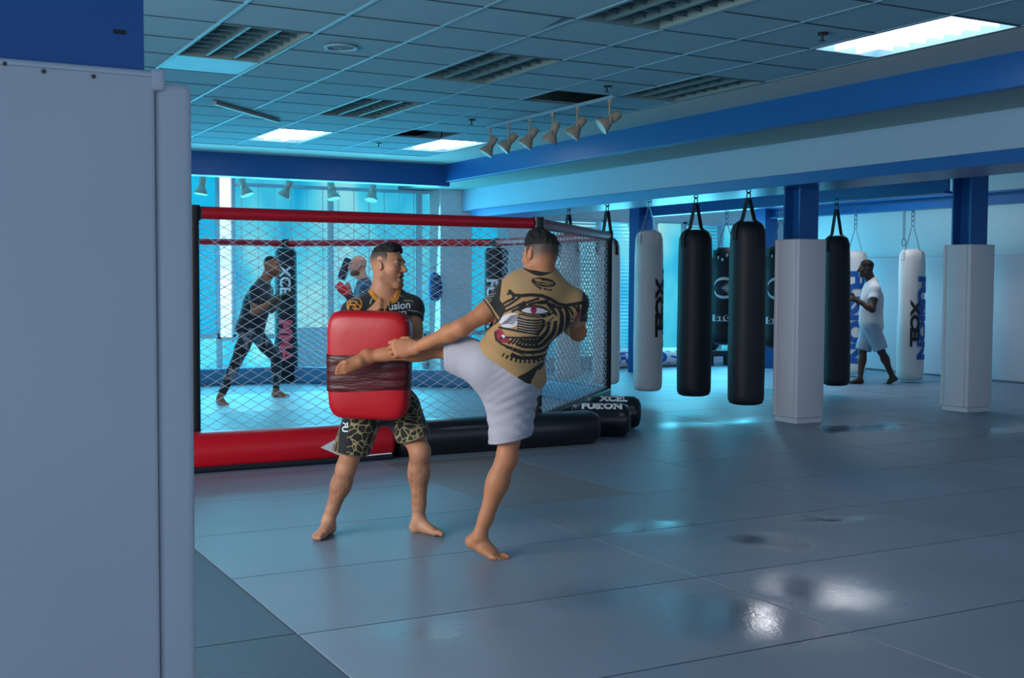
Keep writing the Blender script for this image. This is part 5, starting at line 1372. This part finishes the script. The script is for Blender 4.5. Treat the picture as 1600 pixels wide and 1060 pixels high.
# ------------------------------------------------------------------ people farther back
def figure(label, sp):
    t = thing('person', label, 'person'); f = Field(); S = sp.get('s', 1.0)
    P = {k: at(*v) for k, v in sp['j'].items()}
    for k in ('a1', 'a2'):
        if k in sp.get('ground', ('a1', 'a2')): P[k][2] = max(.076, P[k][2]) if k in sp.get('raised', ()) else .078
    up, lat, bk = add_torso(f, P['pel'], P['neck'], P['s1'], P['s2'], P['h1'], P['h2'], im(*sp['back']))
    L, B = add_head(f, P['head'], im(*sp['fw']), im(*sp.get('hup', (0, -1, 0))), S, 0, P['neck'])
    add_arm(f, P['s1'], P['e1'], P['w1'], S); add_arm(f, P['s2'], P['e2'], P['w2'], S)
    for h in ('1', '2'):
        if sp.get('hand' + h): add_hand(f, P['w' + h], im(*sp['hand' + h][0]), im(*sp['hand' + h][1]), sp['hand' + h][2], (70, 85, 50), .04)
    add_leg(f, P['h1'], P['k1'], P['a1'], im(*sp['kn'][0])); add_leg(f, P['h2'], P['k2'], P['a2'], im(*sp['kn'][1]))
    for a, (d, u_, m_, tu) in zip(('a1', 'a2'), sp['feet']): add_foot(f, P[a], im(*d), im(*u_), im(*m_), 1.0, tu)
    res = .0075; D, lo, ax = f.sample(res); V, F = surface(D, lo, res); V = relax(V, F, 1, .4)
    c = face_cols(V, np.array(sp['skin']), P['head'], B, S, hair=sp['hair'], fade_z=sp.get('fz', (.01, .05)), hair_y=.06, beard=sp.get('beard', 0), bald=sp.get('bald', False))
    mesh_from('body', V, F, SKIN, t, np.clip(c, .002, 1)); add_eyes(L, S, t)
    if sp.get('hairt'): make_hair(t, P['head'], B, S, sp['hairt'], sp.get('hz', .045), .066, sp['hair'], .007, sp.get('flat', 0))
    # shirt
    s = Field(); add_torso(s, P['pel'], P['neck'], P['s1'], P['s2'], P['h1'], P['h2'], im(*sp['back'])); s = s.inflate(.016)
    s.cone(P['pel'], P['pel'] * .5 + P['neck'] * .5, .165, .155, .05)
    cl = [plane(P['pel'] + up * sp['hem'], -up)]; sv = []
    for q in '12':
        u_ = P['e' + q] - P['s' + q]; s.cone(P['s' + q], P['s' + q] + u_ * .7, .070, .066, .03); sv.append((P['s' + q] + u_ * (sp['sleeve'] - .02), P['e' + q], plane(P['s' + q] + u_ * sp['sleeve'], u_)))
    na, nb = P['head'] - up * .02, P['neck'] - up * .05
    def clip(G):
        v = cl[0](G)
        for (c0_, c1_, pl) in sv: v = np.maximum(v, np.where(cone_d(G, c0_, c1_, .075, .075) < .012, pl(G), -1))
        return np.maximum(v, -cone_d(G, na, nb, .064, .068))
    sc = np.array(sp['shirt'])
    cloth(s, .008, clip, t, 'shirt', lambda P_, N: np.tile(sc, (len(P_), 1)) * (1 + .06 * noise3(P_, 12, 3, 2))[:, None], wr=lambda P_: (noise3(P_, 9, 5, 2) * .006).astype(np.float32))
    # shorts or leggings
    g = Field(); g.ell(P['pel'] - up * .02, (.178, .140, .13), (lat, bk, up), .05); ls = sp['legs']
    for q in '12':
        h, k, a = P['h' + q], P['k' + q], P['a' + q]
        if ls['kind'] == 'shorts': e = h + (k - h) * ls['to']; g.cone(h, e, .115, .105, .05)
        else:
            g.cone(h, h + (k - h) * .55, .094, .080, .03); g.cone(h + (k - h) * .5, k, .080, .062, .03); g.cone(k, k + (a - k) * .33, .060, .060, .03); g.cone(k + (a - k) * .3, a, .060, .042, .03)
    pl = [(P['h' + q], P['k' + q] if ls['kind'] == 'shorts' else P['a' + q], P['k' + q]) for q in '12']
    def clip2(G):
        out = np.full(len(G), -1, np.float32)
        for q in '12':
            h, k, a = P['h' + q], P['k' + q], P['a' + q]
            if ls['kind'] == 'shorts': ctr, p = h + (k - h) * ls['to'], plane(h + (k - h) * (ls['to'] - .06), k - h)
            else: ctr, p = a, plane(k + (a - k) * .90, a - k)
            out = np.maximum(out, np.where(np.linalg.norm(G - ctr.astype(np.float32), axis=1) < .17, p(G), -1))
        return out
    lc = np.array(ls['col'])
    def col2(P_, N):
        c = np.tile(lc, (len(P_), 1)) * (1 + .06 * noise3(P_, 12, 3, 2))[:, None]
        if ls.get('camo'):
            n = noise3(P_, 16, 11, 3); c = mixc(c, ls['camo'], (n > .12) * 1.0); c = mixc(c, ls['camo2'], (noise3(P_, 20, 12, 3) > .35) * 1.0)
        return c
    cloth(g, .008, clip2, t, ls['kind'], col2, wr=lambda P_: (noise3(P_, 11, 6, 2) * ls.get('wr', .006)).astype(np.float32))
    return t, P, L, B

# in the cage, left: padwork partner in dark shirt and camouflage leggings
man, PP, LL, BB = figure('man in dark shirt and camouflage leggings inside the cage at the left', dict(
    j=dict(pel=(391, 512, 13.75), neck=(411, 444, 13.75), s1=(400, 456, 13.56), s2=(416, 455, 13.95), h1=(388, 520, 13.66), h2=(398, 520, 13.85), head=(425, 417, 13.75),
           e1=(397, 488, 13.5), w1=(427, 472, 13.6), e2=(424, 484, 14.0), w2=(444, 465, 13.95), k1=(369, 566, 13.5), a1=(344, 622, 13.36), k2=(431, 560, 14.05), a2=(432, 610, 14.2)),
    back=(-1, 0, .1), fw=(1, .06, -.15), hup=(.1, -1, 0), skin=(.30, .13, .07), hair=(.02, .016, .014), fz=(.03, .08), hairt=.004, hz=.075, beard=.5,
    hem=-.09, sleeve=.62, shirt=(.012, .022, .038), kn=((.6, 0, -.6), (.95, 0, -.2)), feet=(((.55, .10, -.75), (0, -1, 0), (.6, 0, .6), 0), ((.97, .0, -.2), (0, -1, 0), (0, 0, -1), 0)),
    legs=dict(kind='leggings', col=(.022, .03, .042), camo=(.16, .19, .23), camo2=(.006, .008, .012), wr=.003)))
olive = mat('glove_olive', (70, 62, 44), .6); dkgl = mat('glove_dark', (40, 38, 34), .6)
def glove(p, d, m, parent, s=1.0, name='glove'):
    f = Field(); p = np.asarray(p); d = nrm(d); a = _ax(d)
    f.cone(p - d * .05 * s, p, .038 * s, .042 * s, .02).ell(p + d * .055 * s, (.052 * s, .046 * s, .062 * s), a, .02).cone(p + d * .02 * s + a[0] * .04 * s, p + d * .075 * s + a[0] * .048 * s, .019 * s, .016 * s, .012)
    for k in (-1.5, -.5, .5, 1.5): f.cone(p + d * .08 * s + a[1] * k * .019 * s, p + d * .108 * s + a[1] * k * .018 * s - a[0] * .01, .014 * s, .012 * s, .008)
    D, lo, ax = f.sample(.007); V, F = surface(D, lo, .007); return mesh_from(name, relax(V, F, 1), F, m, parent)
glove(PP['w1'], PP['w1'] - PP['e1'] + im(.0, -.12), olive, man); glove(PP['w2'], PP['w2'] - PP['e2'] + im(.12, .02), dkgl, man)
# in the cage, middle: bald bearded man
man, PP, LL, BB = figure('bald bearded man in navy shirt inside the cage behind the shield holder', dict(
    j=dict(pel=(575, 512, 13.8), neck=(569, 444, 13.8), s1=(572, 456, 13.6), s2=(566, 455, 14.0), h1=(576, 520, 13.7), h2=(574, 520, 13.9), head=(559, 416, 13.8),
           e1=(566, 488, 13.5), w1=(541, 458, 13.55), e2=(552, 478, 14.05), w2=(543, 444, 14.0), k1=(562, 566, 13.6), a1=(560, 620, 13.7), k2=(594, 562, 14.0), a2=(600, 614, 14.3)),
    back=(1, 0, .1), fw=(-1, .05, -.30), hup=(-.05, -1, 0), skin=(.66, .33, .22), hair=(.05, .03, .02), bald=True, beard=.85,
    hem=-.09, sleeve=.62, shirt=(.02, .07, .15), kn=((-.9, 0, -.4), (-.9, 0, -.1)), feet=(((-.95, 0, -.3), (0, -1, 0), (0, 0, 1), 0), ((-.9, 0, -.1), (0, -1, 0), (0, 0, -1), 0)),
    legs=dict(kind='shorts', to=.92, col=(.02, .022, .028))))
glove(PP['w1'], im(-.75, -.75, 0), mat('glove_red', (226, 30, 40), .4), man, 1.25)
f = Field(); f.cone(PP['w1'] + im(.02, .02), PP['w1'] * .55 + PP['e1'] * .45, .048, .055, .02); D, lo, ax = f.sample(.008); V, F = surface(D, lo, .008); mesh_from('forearm_guard', V, F, mat('guard_maroon', (70, 20, 34), .5), man)
g = MB(); mc = at(540, 419, 13.98); q = np.eye(4); q[:3, 0] = nrm(im(.9, .3, 0)); q[:3, 2] = nrm(im(.35, -.95, 0)); q[:3, 1] = np.cross(q[:3, 2], q[:3, 0]); q[:3, 3] = mc
g.box(-.045, .045, -.10, .10, -.15, .12, .03, 4, mx=Matrix(q.tolist())); g.build('focus_mitt', mat('mitt_navy', (34, 40, 66), .5, .2, 20), man, True)

# at the right wall: man in white at the bag
man, PP, LL, BB = figure('man in white shirt and pale blue shorts beside the hanging bag at right', dict(
    j=dict(pel=(1361, 505, 16.4), neck=(1362, 441, 16.38), s1=(1368, 453, 16.22), s2=(1358, 452, 16.58), h1=(1363, 513, 16.32), h2=(1359, 513, 16.5), head=(1353, 420, 16.36),
           e1=(1363, 484, 16.12), w1=(1340, 470, 16.2), e2=(1350, 482, 16.7), w2=(1335, 466, 16.6), k1=(1377, 549, 16.3), a1=(1394, 589, 16.42), k2=(1348, 550, 16.5), a2=(1343, 592, 16.42)),
    back=(1, 0, -.35), fw=(-.96, .06, .12), hup=(-.08, -1, 0), skin=(.060, .030, .022), hair=(.010, .009, .009), fz=(-.02, .03), hairt=.005, hz=.035,
    hem=-.10, sleeve=.48, shirt=(.62, .66, .68), kn=((-.9, 0, 0), (-.95, 0, .1)), raised=('a1',), feet=(((-.90, .42, -.1), (-.42, -.9, 0), (0, 0, 1), .35), ((-.95, 0, .1), (0, -1, 0), (0, 0, -1), 0)),
    legs=dict(kind='shorts', to=1.0, col=(.30, .42, .52)), hand1=((-.9, -.4, 0), (0, .4, .8), 1), hand2=((-.9, -.4, 0), (0, .4, -.8), -1)))
e = MB(); p = LL(.074, .004, -.012); e.lathe([(0, -.014), (.004, -.012), (.007, .004), (.005, .010), (0, .011)], 10, mx=Matrix.Translation(Vector(p)))
o = e.build('earbud', M['white_print'], man, True)
